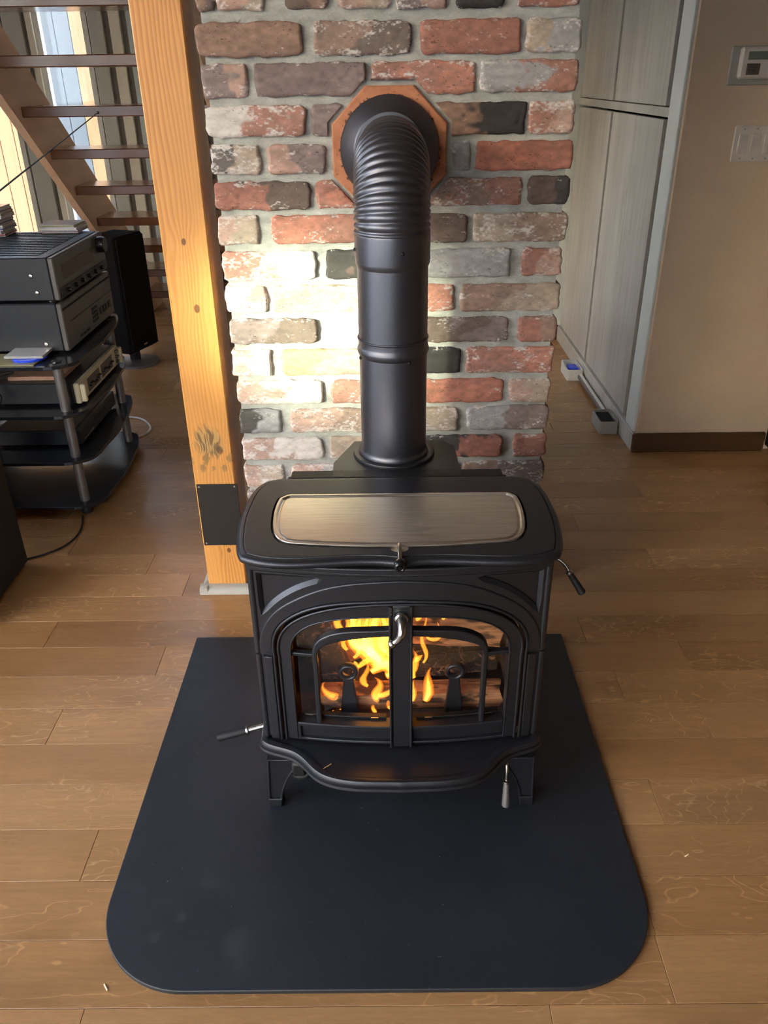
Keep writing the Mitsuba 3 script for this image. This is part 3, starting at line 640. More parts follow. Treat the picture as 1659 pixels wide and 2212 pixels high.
# doors
door_full = arch(D_out, ZB + 0.003)
glass_full = arch(G_in, .236)
for s in (-1, 1):
    half = sbox(-.3, 0, -.0185, .7) if s < 0 else sbox(.0275, 0, .3, .7)
    D = S + ('door' if s < 0 else 'door_001')
    opening_h = glass_full.intersection(sbox(-.3, 0, -.021, .7) if s < 0 else sbox(.0245, 0, .3, .7))
    dpoly = door_full.intersection(sbox(-.3, 0, -.010, .7) if s < 0 else sbox(.015, 0, .3, .7))
    pan = sbox(-.2125, ZB + .012, -.0215, .229) if s < 0 else sbox(.0265, ZB + .012, .2235, .229)
    fr = dpoly.difference(opening_h).difference(pan)
    put(D + '__frame', pl(fr, -0.004, 0.018, 0.003, 2), 'mat_iron', smooth=30)
    put(D + '__lower_panel', pl(pan.buffer(.002), 0.004, 0.016, 0.001), 'mat_iron', smooth=30)
    half_c = [(x, z) for x, z in D_out] if s < 0 else [(-x, z) for x, z in D_out]
    bead(dense([(s * .2455, ZB + .003)] + half_c), .0030, -0.005, D + '__edge_bead')
    half_g = [(x - .002, z + .002) for x, z in G_in] if s < 0 else [(-x + .002, z + .002) for x, z in G_in]
    bead(dense([(s * .2215, ZB + .008)] + half_g), .0017, -0.0045, D + '__glass_bead')
    sill = sbox(-.2185, .230, -.021, .240) if s < 0 else sbox(.0245, .230, .2185, .240)
    put(D + '__sill', pl(sill, -0.006, 0.024, 0.002), 'mat_iron', smooth=30)
    # inner arched bar with its side bar
    ring = arch(M_out, .236).difference(arch(M_in, .20)).intersection(half.union(sbox(-.03, 0, -.018, .7) if s < 0 else sbox(.022, 0, .03, .7)))
    bar = sbox(-.221, .414, -.172, .423) if s < 0 else sbox(.172, .414, .221, .423)
    put(D + '__muntin', pl(ring, -0.002, 0.014, 0.003, 2), 'mat_iron', smooth=45); put(D + '__muntin', pl(bar, 0.0, 0.012, 0.002, 2), 'mat_iron', smooth=45)
    gp = opening_h.buffer(0.004).segmentize(0.01); v2, f2 = tri(ring_pts(gp.exterior), [])
    gm = trimesh.Trimesh(np.column_stack([v2[:, 0], np.full(len(v2), 0.0155), v2[:, 1]]), f2)
    put(D + '__glass', bend(gm, .02), 'mat_glass')
    ret = sbox(-.206, .243, -.03, .2465) if s < 0 else sbox(.034, .243, .21, .2465)
    put(D + '__glass_gasket', pl(ret, 0.018, 0.03, 0.001), 'mat_iron_dark')
    for q in ((-.195, -.055) if s < 0 else (.06, .19)):
        put(D + '__glass_clip', pl(sbox(q - .008, .2435, q + .008, .2455), 0.0165, 0.02, 0.0004), 'mat_steel')
stile = sbox(-.0155, ZB + 0.001, .0235, .5535)
put(S + 'centre_stile', pl(stile, -0.009, 0.016, 0.003, 2), 'mat_iron', smooth=40)
put(S + 'centre_bead', pl(sbox(.0195, ZB + 0.001, .0245, .553), -0.013, -0.002, 0.0022, 2), 'mat_iron', smooth=40); put(S + 'centre_bead', pl(sbox(-.0225, ZB + 0.001, -.0175, .553), -0.013, 0.008, 0.0022, 2), 'mat_iron', smooth=40)
# door handle
Hn = num(S + 'door_handle'); labels[Hn] = {'label': 'bent nickel door handle'}
hx, hz = CX + 0.002, 0.527; yh = 1.28
put(Hn + '__rose', lathe([(0, -0.022), (0.010, -0.022), (0.0135, -0.018), (0.0135, -0.012), (0.0115, -0.010), (0.0115, -0.006)], 28, 'y', (hx, yh, hz)), 'mat_nickel', smooth=35)
hp = smoothpath([(hx, yh - 0.018, hz), (hx + 0.001, yh - 0.034, hz - 0.002), (hx, yh - 0.043, hz - 0.012), (hx - 0.006, yh - 0.045, hz - 0.026), (hx - 0.016, yh - 0.045, hz - 0.035)], 22)
put(Hn + '__lever', tube(hp, np.linspace(0.0105, 0.006, 22), 18), 'mat_nickel', smooth=50)
dv = (hp[-1] - hp[-3]); dv /= np.linalg.norm(dv)
put(Hn + '__tip', tube([hp[-1] - dv * 0.001, hp[-1] + dv * 0.001, hp[-1] + dv * 0.006, hp[-1] + dv * 0.0085], [0.0075, 0.0088, 0.0088, 0.006], 18), 'mat_nickel', smooth=40)
put(S + 'latch', cat(*[lathe([(0, -0.012), (0.0028, -0.012), (0.0028, 0.0)], 10, 'y', (CX - .0195, yh, z)) for z in (.543, .549, .536)]), 'mat_steel')

# base plate with ash lip
lip_l = [(-.302, 1.62), (-.308, 1.45), (-.309, 1.312), (-.305, 1.292), (-.284, 1.276), (-.252, 1.264), (-.228, 1.252), (-.205, 1.229), (-.178, 1.199), (-.139, 1.179), (-.082, 1.169), (0, 1.166)]
c1 = curve(lip_l[2:], 60); lip = Polygon([lip_l[0], lip_l[1]] + c1 + [(-x, y) for x, y in c1[::-1][1:]] + [(.308, 1.45), (.302, 1.62)])
lip = affinity.translate(lip, CX, 0)
put(S + 'base_plate', loft(lip, [(0.020, ZB - 0.034), (0.010, ZB - 0.034), (0.008, ZB - 0.028), (0.003, ZB - 0.026), (0.0005, ZB - 0.021), (0.002, ZB - 0.0155), (0.0055, ZB - 0.0145), (0.004, ZB - 0.012), (0.0045, ZB - 0.006), (0.008, ZB - 0.001), (0.013, ZB), (0.020, ZB - 0.0005), (0.026, ZB - 0.004)], seg=.007), 'mat_iron', smooth=40)
# legs
def leg_prof(s):
    inner = curve([(-.214, ZB - .034), (-.232, .120), (-.250, .085), (-.262, .045), (-.2665, .012)], 20)
    p = Polygon([(-.290, ZB - .034)] + inner + [(-.2665, PZ), (-.2965, PZ)]); return p if s < 0 else mirror(p)
def leg(s, front):
    p = leg_prof(s); y0, y1 = (1.272, 1.284) if front else (1.578, 1.59)
    inner = p.buffer(-0.007)
    plate = bev(p, 0, 0.012, 0.0015)
    rim = bev(p.difference(p.buffer(-0.005)), -0.004, 0.002, 0.002, steps=2)
    foot = bev(p.intersection(sbox(-.4, PZ, .4, PZ + .024)), -0.006, 0.03, 0.002)
    m = cat(plate, rim, foot); v = np.array(m.vertices)
    yl = (1.275 if front else 1.60); sg = 1 if front else -1
    v[:, 1] = yl + sg * v[:, 1]; v[:, 0] += CX
    m1 = trimesh.Trimesh(v, m.faces, process=False)
    side = Polygon([(0, ZB - .034), (0, PZ), (0.033, PZ), (0.036, .06), (0.05, .11), (0.075, ZB - .034)])
    q = stand_x(affinity.scale(side, sg, 1, origin=(0, 0)), 0, 0.010); v = np.array(q.vertices); v[:, 1] += yl
    t = np.clip((v[:, 2] - PZ) / 0.14, 0, 1); v[:, 0] = CX + s * (0.2965 - 0.0065 * t) + (v[:, 0] if s < 0 else -v[:, 0])
    m2 = trimesh.Trimesh(v, q.faces, process=False); m1.fix_normals(); m2.fix_normals(); return cat(m1, m2)
for s in (-1, 1):
    for fr in (True, False): put(S + 'leg', leg(s, fr), 'mat_iron', smooth=30)
# body sides, back, firebox
for s in (-1, 1):
    xo, xi = CX + s * .288, CX + s * .262
    put(S + 'side_panel', bx(xo, xi, 1.335, 1.615, ZB, .628, 0.004), 'mat_iron')
    put(S + 'firebox_wall', bx(xi, CX + s * .245, 1.338, 1.60, ZB, .575), 'mat_firebrick')
put(S + 'back_panel', bx(CX - .288, CX + .288, 1.60, 1.62, ZB, .628, 0.004), 'mat_iron')
put(S + 'firebox_wall', bx(CX - .245, CX + .245, 1.575, 1.60, ZB, .60), 'mat_firebrick')
put(S + 'firebox_roof', bx(CX - .262, CX + .262, 1.338, 1.60, .575, .60), 'mat_firebrick')
put(S + 'firebox_floor', bx(CX - .262, CX + .262, 1.312, 1.60, ZB, .205), 'mat_firebrick')
put(S + 'bottom_box', bx(CX - .22, CX + .22, 1.33, 1.58, 0.11, ZB - .034, .004), 'mat_iron_dark')
put(S + 'heat_shield', cat(bx(CX - .25, CX + .25, 1.648, 1.66, .19, .645, .003), bx(CX - .245, CX + .245, 1.62, 1.70, .628, .640, .003)), 'mat_iron_dark')
# top plate
tl = [(-.262, 1.626), (-.290, 1.616), (-.312, 1.578), (-.324, 1.50), (-.326, 1.44), (-.321, 1.37), (-.312, 1.315), (-.303, 1.290), (-.286, 1.280), (-.142, 1.267), (0, 1.262)]
c1 = curve(tl[1:8], 40) + curve(tl[7:], 40)[1:]
top = Polygon([tl[0]] + c1 + [(-x, y) for x, y in c1[::-1][1:]] + [(.262, 1.626)]); top = rnd(affinity.translate(top, CX, 0).buffer(0), 0.016)
ZT = 0.660
gl = [(-.236, 1.536), (-.252, 1.520), (-.2565, 1.47), (-.252, 1.40), (-.244, 1.365), (-.225, 1.338), (-.190, 1.328), (-.109, 1.319), (0, 1.315)]
c1 = curve(gl[1:], 50); grid = Polygon([gl[0]] + c1 + [(-x, y) for x, y in c1[::-1][1:]] + [(.236, 1.536)]); grid = rnd(affinity.translate(grid, CX, 0).buffer(0), 0.014)
shell = loft(top, [(0.030, ZT - .026), (0.021, ZT - .026), (0.013, ZT - .0235), (0.007, ZT - .0195), (0.0015, ZT - .0155), (0.0, ZT - .0115), (0.0005, ZT - .0075), (0.0025, ZT - .0042), (0.006, ZT - .0022), (0.011, ZT - .0016), (0.0135, ZT - .0017), (0.0142, ZT - .0032), (0.0152, ZT - .0032), (0.0160, ZT - .0004), (0.018, ZT)], top=False, seg=.007)
hole = grid.buffer(0.0045, quad_segs=12).union(Point(CX, 1.314).buffer(0.019))
cap = extr(top.buffer(-0.0178).difference(hole), ZT - 0.016, ZT)
put(S + 'top_plate', cat(shell, cap, extr(top.buffer(-0.03), ZT - .026, ZT - .018)), 'mat_iron', smooth=42)
G = num(S + 'griddle'); labels[G] = {'label': 'brushed steel griddle plate with a raised rim'}
gm = loft(grid, [(0.0, ZT - .018), (0.0, ZT + .001), (0.001, ZT + .0022), (0.006, ZT + .0024), (0.0075, ZT + .001), (0.0095, ZT - .0012), (0.0115, ZT - .0012), (0.014, ZT + .0008), (0.016, ZT + .0012)])
gm = sm(gm, 30)
put(G + '__plate', gm, 'mat_griddle', smooth=True, uv=np.array(gm.vertices)[:, :2] * 1.0)
put(G + '__tab', extr(Point(CX, 1.314).buffer(0.0165).difference(grid.buffer(-.002)), ZT - .010, ZT - .004), 'mat_steel')
put(G + '__handle_rod', tube(smoothpath([(CX, 1.318, ZT - .002), (CX, 1.303, ZT + .010), (CX, 1.285, ZT + .006), (CX, 1.266, ZT - .001)], 12), 0.0042, 12), 'mat_nickel', smooth=50)
put(G + '__knob', lathe([(0, -.012), (0.004, -.0118), (0.0045, -.009), (0.007, -.0105), (0.0105, -.008), (0.0125, -.001), (0.011, .007), (0.006, .011), (0, .012)], 28, 'y', (CX, 1.256, ZT - .004)), 'mat_gloss_black', smooth=40)
# flue box and collar
fb = Polygon([(CX - .150, 1.640), (CX - .150, 1.745), (CX - .105, 1.870), (CX + .118, 1.870), (CX + .146, 1.835), (CX + .150, 1.640)])
put(S + 'flue_box', loft(fb, [(0, .42), (0, .636), (.002, .640)]), 'mat_iron', smooth=20)
PX, PY = 0.0155, 1.795
put(S + 'flue_collar', lathe([(.097, .639), (.0985, .643), (.097, .647), (.088, .649), (.082, .646)], 48, 'z', (PX, PY, 0)), 'mat_iron', smooth=45)
put(S + 'flue_opening', lathe([(.0, .6408), (.088, .6408)], 40, 'z', (PX, PY, 0)), 'mat_black')
# levers
def grip(name, a, b, r0, r1, mat, lab, rod, rr, rmat):
    L = num(S + name); labels[L] = {'label': lab}
    a, b = np.array(a, float), np.array(b, float); d = b - a; d /= np.linalg.norm(d)
    put(L + '__rod', tube(smoothpath(rod, 16), rr, 14), rmat, smooth=50)
    put(L + '__ferrule', tube([a - d * .006, a - d * .004, a + d * .001, a + d * .002], [rr * 1.1, r0 * 1.15, r0 * 1.15, r0 * .9], 18), rmat, smooth=40)
    put(L + '__grip', tube([a, a + d * .003, b - d * .003, b], [r0 * .85, r0, r1, r1 * .75], 20), mat, smooth=50)
grip('air_lever', (-.330, 1.38, .135), (-.398, 1.375, .118), .0085, .0095, 'mat_rubber', 'black gripped air lever with chrome shank', [(-.27, 1.385, .150), (-.30, 1.383, .1425), (-.330, 1.38, .135)], .0062, 'mat_nickel')
grip('damper_lever', (.374, 1.40, .541), (.402, 1.385, .500), .0062, .0085, 'mat_rubber', 'damper lever with brass rod and dark wooden grip', [(.300, 1.42, .575), (.338, 1.415, .573), (.355, 1.41, .566), (.374, 1.40, .541)], .0042, 'mat_steel')
grip('ash_lever', (.252, 1.262, .088), (.252, 1.248, .030), .0066, .0092, 'mat_silver', 'grey hanging ash drawer lever', [(.252, 1.30, .135), (.252, 1.272, .128), (.252, 1.264, .105), (.252, 1.262, .088)], .0035, 'mat_steel')
put(S + 'ash_latch', cat(bx(-.215, -.185, 1.26, 1.30, .11, .15, .005), tube(smoothpath([(-.215, 1.285, .100), (-.195, 1.28, .096), (-.18, 1.283, .106)], 10), .010, 14)), 'mat_iron_dark', smooth=40)
# andirons
for s, ax_ in ((-1, -0.110), (1, 0.117)):
    a = CX + ax_; A = num(S + 'andiron'); y0 = 1.335
    post = Polygon([(a - .0205, .205), (a - .0195, .225), (a - .0105, .318), (a + .0105, .318), (a + .0195, .225), (a + .0205, .205)])
    pm = bev(post, 0, .014, .002); pm.apply_translation([0, y0, 0]); put(A + '__shank', pm, 'mat_iron', smooth=30)
    ringm = trimesh.creation.torus(0.0165, 0.0058, 32, 14); ringm.apply_scale([1, 1, 1.5]); ringm.apply_transform(trimesh.transformations.rotation_matrix(math.pi / 2, [1, 0, 0])); ringm.apply_translation([a, y0 + .007, .336])
    put(A + '__ring', ringm, 'mat_iron', smooth=50)

# ---------------------------------------------------------------- stove pipe
k = thing('stove_pipe', 'black stove pipe rising from the stove and bending into the brick chimney', 'stove pipe')
r0 = .0775
put(k + '__lower_section', lathe([(r0 + .004, .641), (r0 + .0055, .648), (r0 + .003, .655), (r0, .662), (r0, .896)], 64, 'z', (PX, PY, 0)), 'mat_pipe', smooth=35)
put(k + '__joint_band', lathe([(r0, .890), (r0 + .0015, .893), (r0 + .004, .899), (r0 + .0045, .905), (r0 + .002, .911), (r0 + .0012, .916), (r0 + .0015, .926), (r0 + .0035, .9285), (r0 + .0035, .931), (r0, .9315)], 64, 'z', (PX, PY, 0)), 'mat_pipe', smooth=35)
put(k + '__upper_section', lathe([(r0 + .0005, .929), (r0 + .0005, 1.092)], 64, 'z', (PX, PY, 0)), 'mat_pipe', smooth=35)
put(k + '__collar', lathe([(r0, 1.085), (r0 + .003, 1.092), (r0 + .0045, 1.099), (r0 + .0045, 1.152), (r0 + .003, 1.158), (r0 - .002, 1.162), (r0 - .003, 1.168)], 64, 'z', (PX, PY, 0)), 'mat_pipe', smooth=35)
n = 260; L_arc = math.pi / 2 * 0.127; L1 = 0.03; path, rad = [], []
tot = 0.012 + L_arc + (2.158 - 1.922)
for i in range(n):
    s_ = tot * i / (n - 1)
    if s_ < 0.012: p = (PX, PY, 1.153 + s_)
    elif s_ < 0.012 + L_arc:
        a = (s_ - 0.012) / 0.127; p = (PX, PY + 0.127 * (1 - math.cos(a)), 1.165 + 0.127 * math.sin(a))
    else: p = (PX, PY + 0.127 + (s_ - 0.012 - L_arc), 1.292)
    path.append(p)
    amp = 0.0030 * max(0.0, 1 - max(0, s_ - 0.17) / 0.06) if s_ < .23 else 0.0
    rad.append(0.0795 + amp * abs(math.sin(math.pi * s_ / 0.0125)) * 1.3 - 0.0012 - (0.002 if s_ > .23 else 0))
put(k + '__elbow', tube(path, rad, 64, caps=False), 'mat_pipe', smooth=60, label='ribbed elbow')
put(k + '__trim_ring', lathe([(.076, YB - .052), (.0835, YB - .052), (.088, YB - .049), (.117, YB - .022), (.1205, YB - .015), (.119, YB - .012)], 64, 'y', (OC[0], 0, OC[1] + .002)), 'mat_pipe', smooth=28, label='flared trim ring at the wall')
for (phi, z, r) in ((-math.pi * .93, 1.125, r0 + .0045), (-math.pi * .42, 1.125, r0 + .0045), (-math.pi * .90, .888, r0), (-.35 * math.pi, .888, r0)):
    c, s_ = math.cos(phi), math.sin(phi)
    m = lathe([(0, .0035), (.0025, .003), (.0038, .001), (.0038, -.001)], 14); m.apply_transform(trimesh.geometry.align_vectors([0, 0, 1], [c, s_, 0])); m.apply_translation([PX + r * c, PY + r * s_, z])
    put(k + '__screw', m, 'mat_iron_dark', smooth=40)

# ---------------------------------------------------------------- logs and fire
def log(cx, cy, cz, L, r, yaw, pitch, seed, split=True):
    n, sd = 26, 16; th = np.arange(sd) * 2 * np.pi / sd; V = []
    for i in range(n):
        t = i / (n - 1) - .5
        rr = r * (1 + .22 * (meshkit.fbm(np.stack([np.full(sd, t * L * 12 + seed), np.cos(th) * 2.5, np.sin(th) * 2.5], -1), 3, seed) - .5))
        c, s = np.cos(th), np.sin(th)
        k_ = np.maximum(np.abs(c), np.abs(s)) if split else 1.0
        rr = rr / (k_ ** 0.6)
        V.append(np.stack([np.full(sd, t * L) + .004 * np.cos(3 * th + seed), rr * c, rr * s * .85], -1))
    V = np.vstack(V); f = []
    for i in range(n - 1):
        for j in range(sd): f += [[i * sd + j, (i + 1) * sd + j, (i + 1) * sd + (j + 1) % sd], [i * sd + j, (i + 1) * sd + (j + 1) % sd, i * sd + (j + 1) % sd]]
    V = np.vstack([V, V[:sd].mean(0), V[-sd:].mean(0)])
    for j in range(sd): f += [[len(V) - 2, j, (j + 1) % sd], [len(V) - 1, (n - 1) * sd + (j + 1) % sd, (n - 1) * sd + j]]
    m = trimesh.Trimesh(V, f, process=False); RM = trimesh.transformations
    m.apply_transform(RM.rotation_matrix(pitch, [0, 1, 0])); m.apply_transform(RM.rotation_matrix(yaw, [0, 0, 1])); m.apply_translation([cx, cy, cz]); m.fix_normals(); return m
LG = 'split logs burning in the stove'
one('firewood_log', log(.045, 1.385, .234, .40, .027, .02, 0, 3), 'mat_log', 'pale split log lying across the bottom at the front of the fire', 'log', LG, smooth=35)
one('firewood_log', log(.138, 1.455, .385, .22, .050, -.08, .03, 5), 'mat_log', 'big pale split log high at the right side of the fire', 'log', LG, smooth=35)
one('firewood_log', log(.128, 1.455, .290, .215, .040, .08, -.04, 8), 'mat_char', 'charred dark log in the right half of the fire under the big pale one', 'log', LG, smooth=35)
one('firewood_log', log(-.155, 1.465, .325, .22, .048, .20, 1.30, 11), 'mat_char', 'charred crackled log leaning up at the left side of the fire', 'log', LG, smooth=35)
one('firewood_log', log(-.030, 1.505, .300, .19, .028, -.1, -.5, 14), 'mat_log', 'thin split log lying slantwise behind the centre of the fire', 'log', LG, smooth=35)
# embers
em = []
for i in range(60):
    s_ = R.uniform(.0025, .0050); m = trimesh.creation.icosphere(1, s_); m.apply_scale([R.uniform(.8, 1.6), 1, R.uniform(.5, .9)])
    m.apply_translation([R.uniform(-.10, .03), R.uniform(1.42, 1.46), .205 + s_ * .4]); em.append(m)
put('ember_bed', cat(*em), 'mat_char', emitter={'type': 'area', 'radiance': rgb((.45, .09, .012))})
labels['ember_bed'] = {'label': 'bed of glowing orange embers under the burning logs', 'category': 'embers', 'kind': 'stuff'}
scene['mat_flame'] = {'type': 'null'}
FIRE = thing('fire', 'yellow and orange flames burning among the logs inside the stove', 'fire')
def flame(pts, w, depth, n=30, sd=16):
    p = smoothpath(pts, n); t = np.linspace(0, 1, n)
    r = w * (np.sin(np.pi * np.clip(t * .80 + .12, 0, 1)) ** .9) * (1 - t) ** .6 * 1.5
    r[-1] = 1e-4
    tan = np.gradient(p, axis=0); tan /= np.linalg.norm(tan, axis=1, keepdims=True)
    A = np.cross(tan, [0, 1.0, 0]); A /= np.linalg.norm(A, axis=1, keepdims=True) + 1e-9; B = np.cross(tan, A); th = np.arange(sd) * 2 * np.pi / sd
    k = int(abs(p[0, 0]) * 1000)
    wob = 1 + .55 * (meshkit.fbm(np.stack([p[:, 2] * 60, p[:, 0] * 20, t * 0 + k], -1), 2, k) - .5)
    r = r * wob
    v = (p[:, None] + r[:, None, None] * (np.cos(th)[None, :, None] * A[:, None] + depth * np.sin(th)[None, :, None] * B[:, None])).reshape(-1, 3)
    f = []
    for i in range(n - 1):
        for j in range(sd): f += [[i * sd + j, i * sd + (j + 1) % sd, (i + 1) * sd + (j + 1) % sd], [i * sd + j, (i + 1) * sd + (j + 1) % sd, (i + 1) * sd + j]]
    m = trimesh.Trimesh(v, f, process=False); m.fix_normals()
    return m, np.repeat(t, sd)[:, None]
SHELL = [('', 1.0, 1.0, (.42, .105, .006), (.26, .050, .003)), ('__heart', .68, .94, (.50, .19, .018), (.34, .09, .006)), ('__core', .38, .82, (.80, .47, .085), (.48, .19, .02))]
def F(pts, w, bright=1.0, shells=None):
    shells = shells or (3 if w > .0095 else 2)
    if w > .0095: bright *= .72
    w = w * 1.12
    pts = np.array([(x + CX, y, z) for x, y, z in pts]); k = num(FIRE + '__flame')
    for sfx, sc, cut, c0, c1 in SHELL[:shells]:
        q = smoothpath(pts, 40); q = q[: max(8, int(40 * cut))]; q = q[np.linspace(0, len(q) - 1, 8).astype(int)]; q = q + [0, 0, .12 * w * (1 - sc)]
        m, e = flame(q, w * sc, .6)
        col = bright * (np.array(c0) * (1 - e) ** 1.1 + np.array(c1) * (1 - (1 - e) ** 1.1))
        put(k + sfx, m, 'mat_flame', smooth=True, color=col, emitter={'type': 'area', 'radiance': {'type': 'mesh_attribute', 'name': 'vertex_color'}})
# the big flames left of the middle
F([(-0.050, 1.410, 0.295), (-0.062, 1.410, 0.330), (-0.088, 1.410, 0.370), (-0.085, 1.420, 0.414), (-0.110, 1.420, 0.469)], .021)
F([(-0.022, 1.400, 0.291), (-0.050, 1.400, 0.326), (-0.078, 1.410, 0.360), (-0.060, 1.410, 0.400), (-0.048, 1.420, 0.449)], .018)
F([(-0.085, 1.420, 0.334), (-0.104, 1.420, 0.369), (-0.100, 1.420, 0.404), (-0.128, 1.430, 0.442), (-0.155, 1.430, 0.477)], .014)
F([(-0.028, 1.390, 0.283), (-0.014, 1.390, 0.323), (-0.030, 1.400, 0.356), (-0.014, 1.400, 0.396), (-0.024, 1.410, 0.440)], .013)
F([(-0.062, 1.400, 0.286), (-0.030, 1.400, 0.308), (-0.006, 1.400, 0.336), (-0.012, 1.410, 0.380), (0.004, 1.420, 0.464)], .011)
F([(-0.040, 1.410, 0.380), (-0.052, 1.410, 0.420), (-0.040, 1.420, 0.444), (-0.056, 1.420, 0.486)], .013)
F([(-0.010, 1.410, 0.390), (-0.002, 1.410, 0.420), (-0.014, 1.420, 0.449), (0.002, 1.420, 0.486)], .012)
F([(-0.105, 1.430, 0.407), (-0.090, 1.430, 0.432), (-0.082, 1.430, 0.457), (-0.064, 1.430, 0.480)], .010)
F([(-0.100, 1.400, 0.326), (-0.088, 1.400, 0.351), (-0.094, 1.400, 0.381), (-0.078, 1.400, 0.416)], .006, .8, 2)
F([(-0.115, 1.410, 0.340), (-0.122, 1.410, 0.370), (-0.112, 1.410, 0.400), (-0.126, 1.420, 0.434)], .005, .8, 2)
F([(-0.004, 1.390, 0.328), (0.008, 1.390, 0.353), (0.002, 1.390, 0.383), (0.014, 1.400, 0.406)], .007, .8, 2)
F([(-0.045, 1.420, 0.294), (-0.070, 1.420, 0.329), (-0.100, 1.430, 0.347), (-0.108, 1.430, 0.382), (-0.095, 1.430, 0.417)], .012)
F([(-0.070, 1.430, 0.307), (-0.066, 1.430, 0.347), (-0.074, 1.430, 0.382), (-0.066, 1.440, 0.411), (-0.078, 1.440, 0.451)], .017)
F([(-0.030, 1.430, 0.317), (-0.040, 1.430, 0.347), (-0.030, 1.430, 0.377), (-0.038, 1.440, 0.411), (-0.028, 1.440, 0.461)], .016)
F([(-0.120, 1.430, 0.377), (-0.135, 1.430, 0.407), (-0.128, 1.430, 0.437), (-0.150, 1.440, 0.456)], .008, .9, 2)
F([(-0.090, 1.390, 0.308), (-0.074, 1.390, 0.323), (-0.058, 1.390, 0.333), (-0.036, 1.390, 0.341), (-0.012, 1.390, 0.335)], .0060)
F([(-0.100, 1.390, 0.323), (-0.094, 1.390, 0.305), (-0.102, 1.390, 0.288), (-0.094, 1.390, 0.268)], .004, .8, 2)
# small ones low on the left
F([(-0.104, 1.365, 0.229), (-0.128, 1.365, 0.237), (-0.152, 1.360, 0.254), (-0.168, 1.360, 0.274), (-0.160, 1.360, 0.294)], .0085)
F([(-0.112, 1.360, 0.214), (-0.130, 1.360, 0.218), (-0.145, 1.360, 0.214), (-0.152, 1.360, 0.206)], .0045)
F([(-0.048, 1.360, 0.237), (-0.052, 1.360, 0.257), (-0.044, 1.360, 0.277), (-0.056, 1.360, 0.304)], .0085)
F([(-0.048, 1.360, 0.252), (-0.030, 1.360, 0.257), (-0.018, 1.360, 0.270), (-0.012, 1.360, 0.287)], .0055)
F([(-0.054, 1.360, 0.204), (-0.060, 1.360, 0.222), (-0.052, 1.360, 0.242)], .0050, .9, 2)
F([(-0.020, 1.360, 0.214), (-0.026, 1.360, 0.234), (-0.018, 1.360, 0.252)], .0045, .9, 2)
F([(-0.070, 1.370, 0.271), (-0.080, 1.370, 0.291), (-0.070, 1.370, 0.316), (-0.078, 1.380, 0.339)], .006, .8, 2)
# right of the middle
F([(0.029, 1.360, 0.237), (0.027, 1.360, 0.267), (0.031, 1.360, 0.297)], .0068)
F([(0.030, 1.360, 0.302), (0.029, 1.360, 0.327), (0.034, 1.360, 0.347), (0.029, 1.360, 0.377)], .0075)
F([(0.034, 1.360, 0.347), (0.042, 1.360, 0.357), (0.050, 1.360, 0.364)], .0055)
F([(0.056, 1.360, 0.237), (0.063, 1.360, 0.264), (0.061, 1.360, 0.297), (0.068, 1.360, 0.332)], .0100)
F([(0.052, 1.390, 0.318), (0.056, 1.390, 0.353), (0.048, 1.390, 0.383), (0.056, 1.400, 0.416), (0.046, 1.400, 0.456)], .0042, .7, 2)
F([(0.060, 1.400, 0.388), (0.072, 1.400, 0.373), (0.086, 1.400, 0.378), (0.088, 1.400, 0.401), (0.080, 1.400, 0.426)], .0035, .7, 2)
F([(0.094, 1.410, 0.420), (0.106, 1.410, 0.445), (0.116, 1.410, 0.465), (0.130, 1.410, 0.492)], .0055, .8, 2)
F([(0.036, 1.400, 0.426), (0.044, 1.400, 0.451), (0.034, 1.400, 0.471), (0.046, 1.410, 0.492)], .006, .8, 2)

one('wood_splinter', bx(-.147, -.122, 1.2195, 1.2215, ZB - .0035, ZB - .0015, .0004).apply_transform(trimesh.transformations.rotation_matrix(.7, [0, 0, 1], [-.134, 1.22, ZB])), 'mat_fence', 'thin pale wood splinter on the ash lip of the stove', 'splinter')

for (x, y, l, a, where) in ((-.835, 1.139, .010, 1.2, 'left of the middle of the hearth pad'), (-.523, .871, .016, -.9, 'by the rounded left corner of the pad'), (.455, 1.285, .011, .5, 'to the right of the hearth pad')):
    if where.startswith('to the right'): x, y = .62, 1.14
    one('wood_chip', bx(x - l / 2, x + l / 2, y - .0014, y + .0014, 0, .002, .0005).apply_transform(trimesh.transformations.rotation_matrix(a, [0, 0, 1], [x, y, 0])), 'mat_chip', 'tiny pale wood chip on the floor ' + where, 'wood chip')

# ---------------------------------------------------------------- media rack and its gear
k = thing('media_rack', 'smoked glass media rack with round silver posts at the left', 'media rack')
shelf = Polygon([(-1.80, 2.645)] + curve([(-1.20, 2.645), (-1.135, 2.655), (-1.085, 2.70), (-1.072, 2.80), (-1.064, 2.92), (-1.072, 3.08), (-1.100, 3.28), (-1.125, 3.345)], 30) + [(-1.17, 3.37), (-1.80, 3.37)])
LV = [(0.05, 0.0), (0.231, 0.0), (0.41, 0.0), (0.59, 0.0)]
for z, _ in LV: put(k + '__shelf', loft(shelf, [(0.001, z - .012), (0, z - .011), (0, z - .001), (.001, z)], seg=.05), 'mat_shelf_glass')
for (px_, py_) in ((-1.150, 2.705), (-1.140, 3.265), (-1.74, 2.705), (-1.74, 3.30)):
    for (z0, _), (z1, _) in zip(LV[:-1], LV[1:]):
        put(k + '__post', lathe([(0, z0 - .0), (.0175, z0), (.0175, z1 - .012), (0, z1 - .012)], 28, 'z', (px_, py_, 0)), 'mat_silver', smooth=35)
    put(k + '__foot', lathe([(0, 0.0), (.02, 0.0), (.021, .02), (.017, .038), (0, .038)], 24, 'z', (px_, py_, 0)), 'mat_rubber', smooth=35)
    put(k + '__cap', lathe([(0, .590), (.019, .590), (.018, .594), (0, .596)], 24, 'z', (px_, py_, 0)), 'mat_gloss_black', smooth=35)
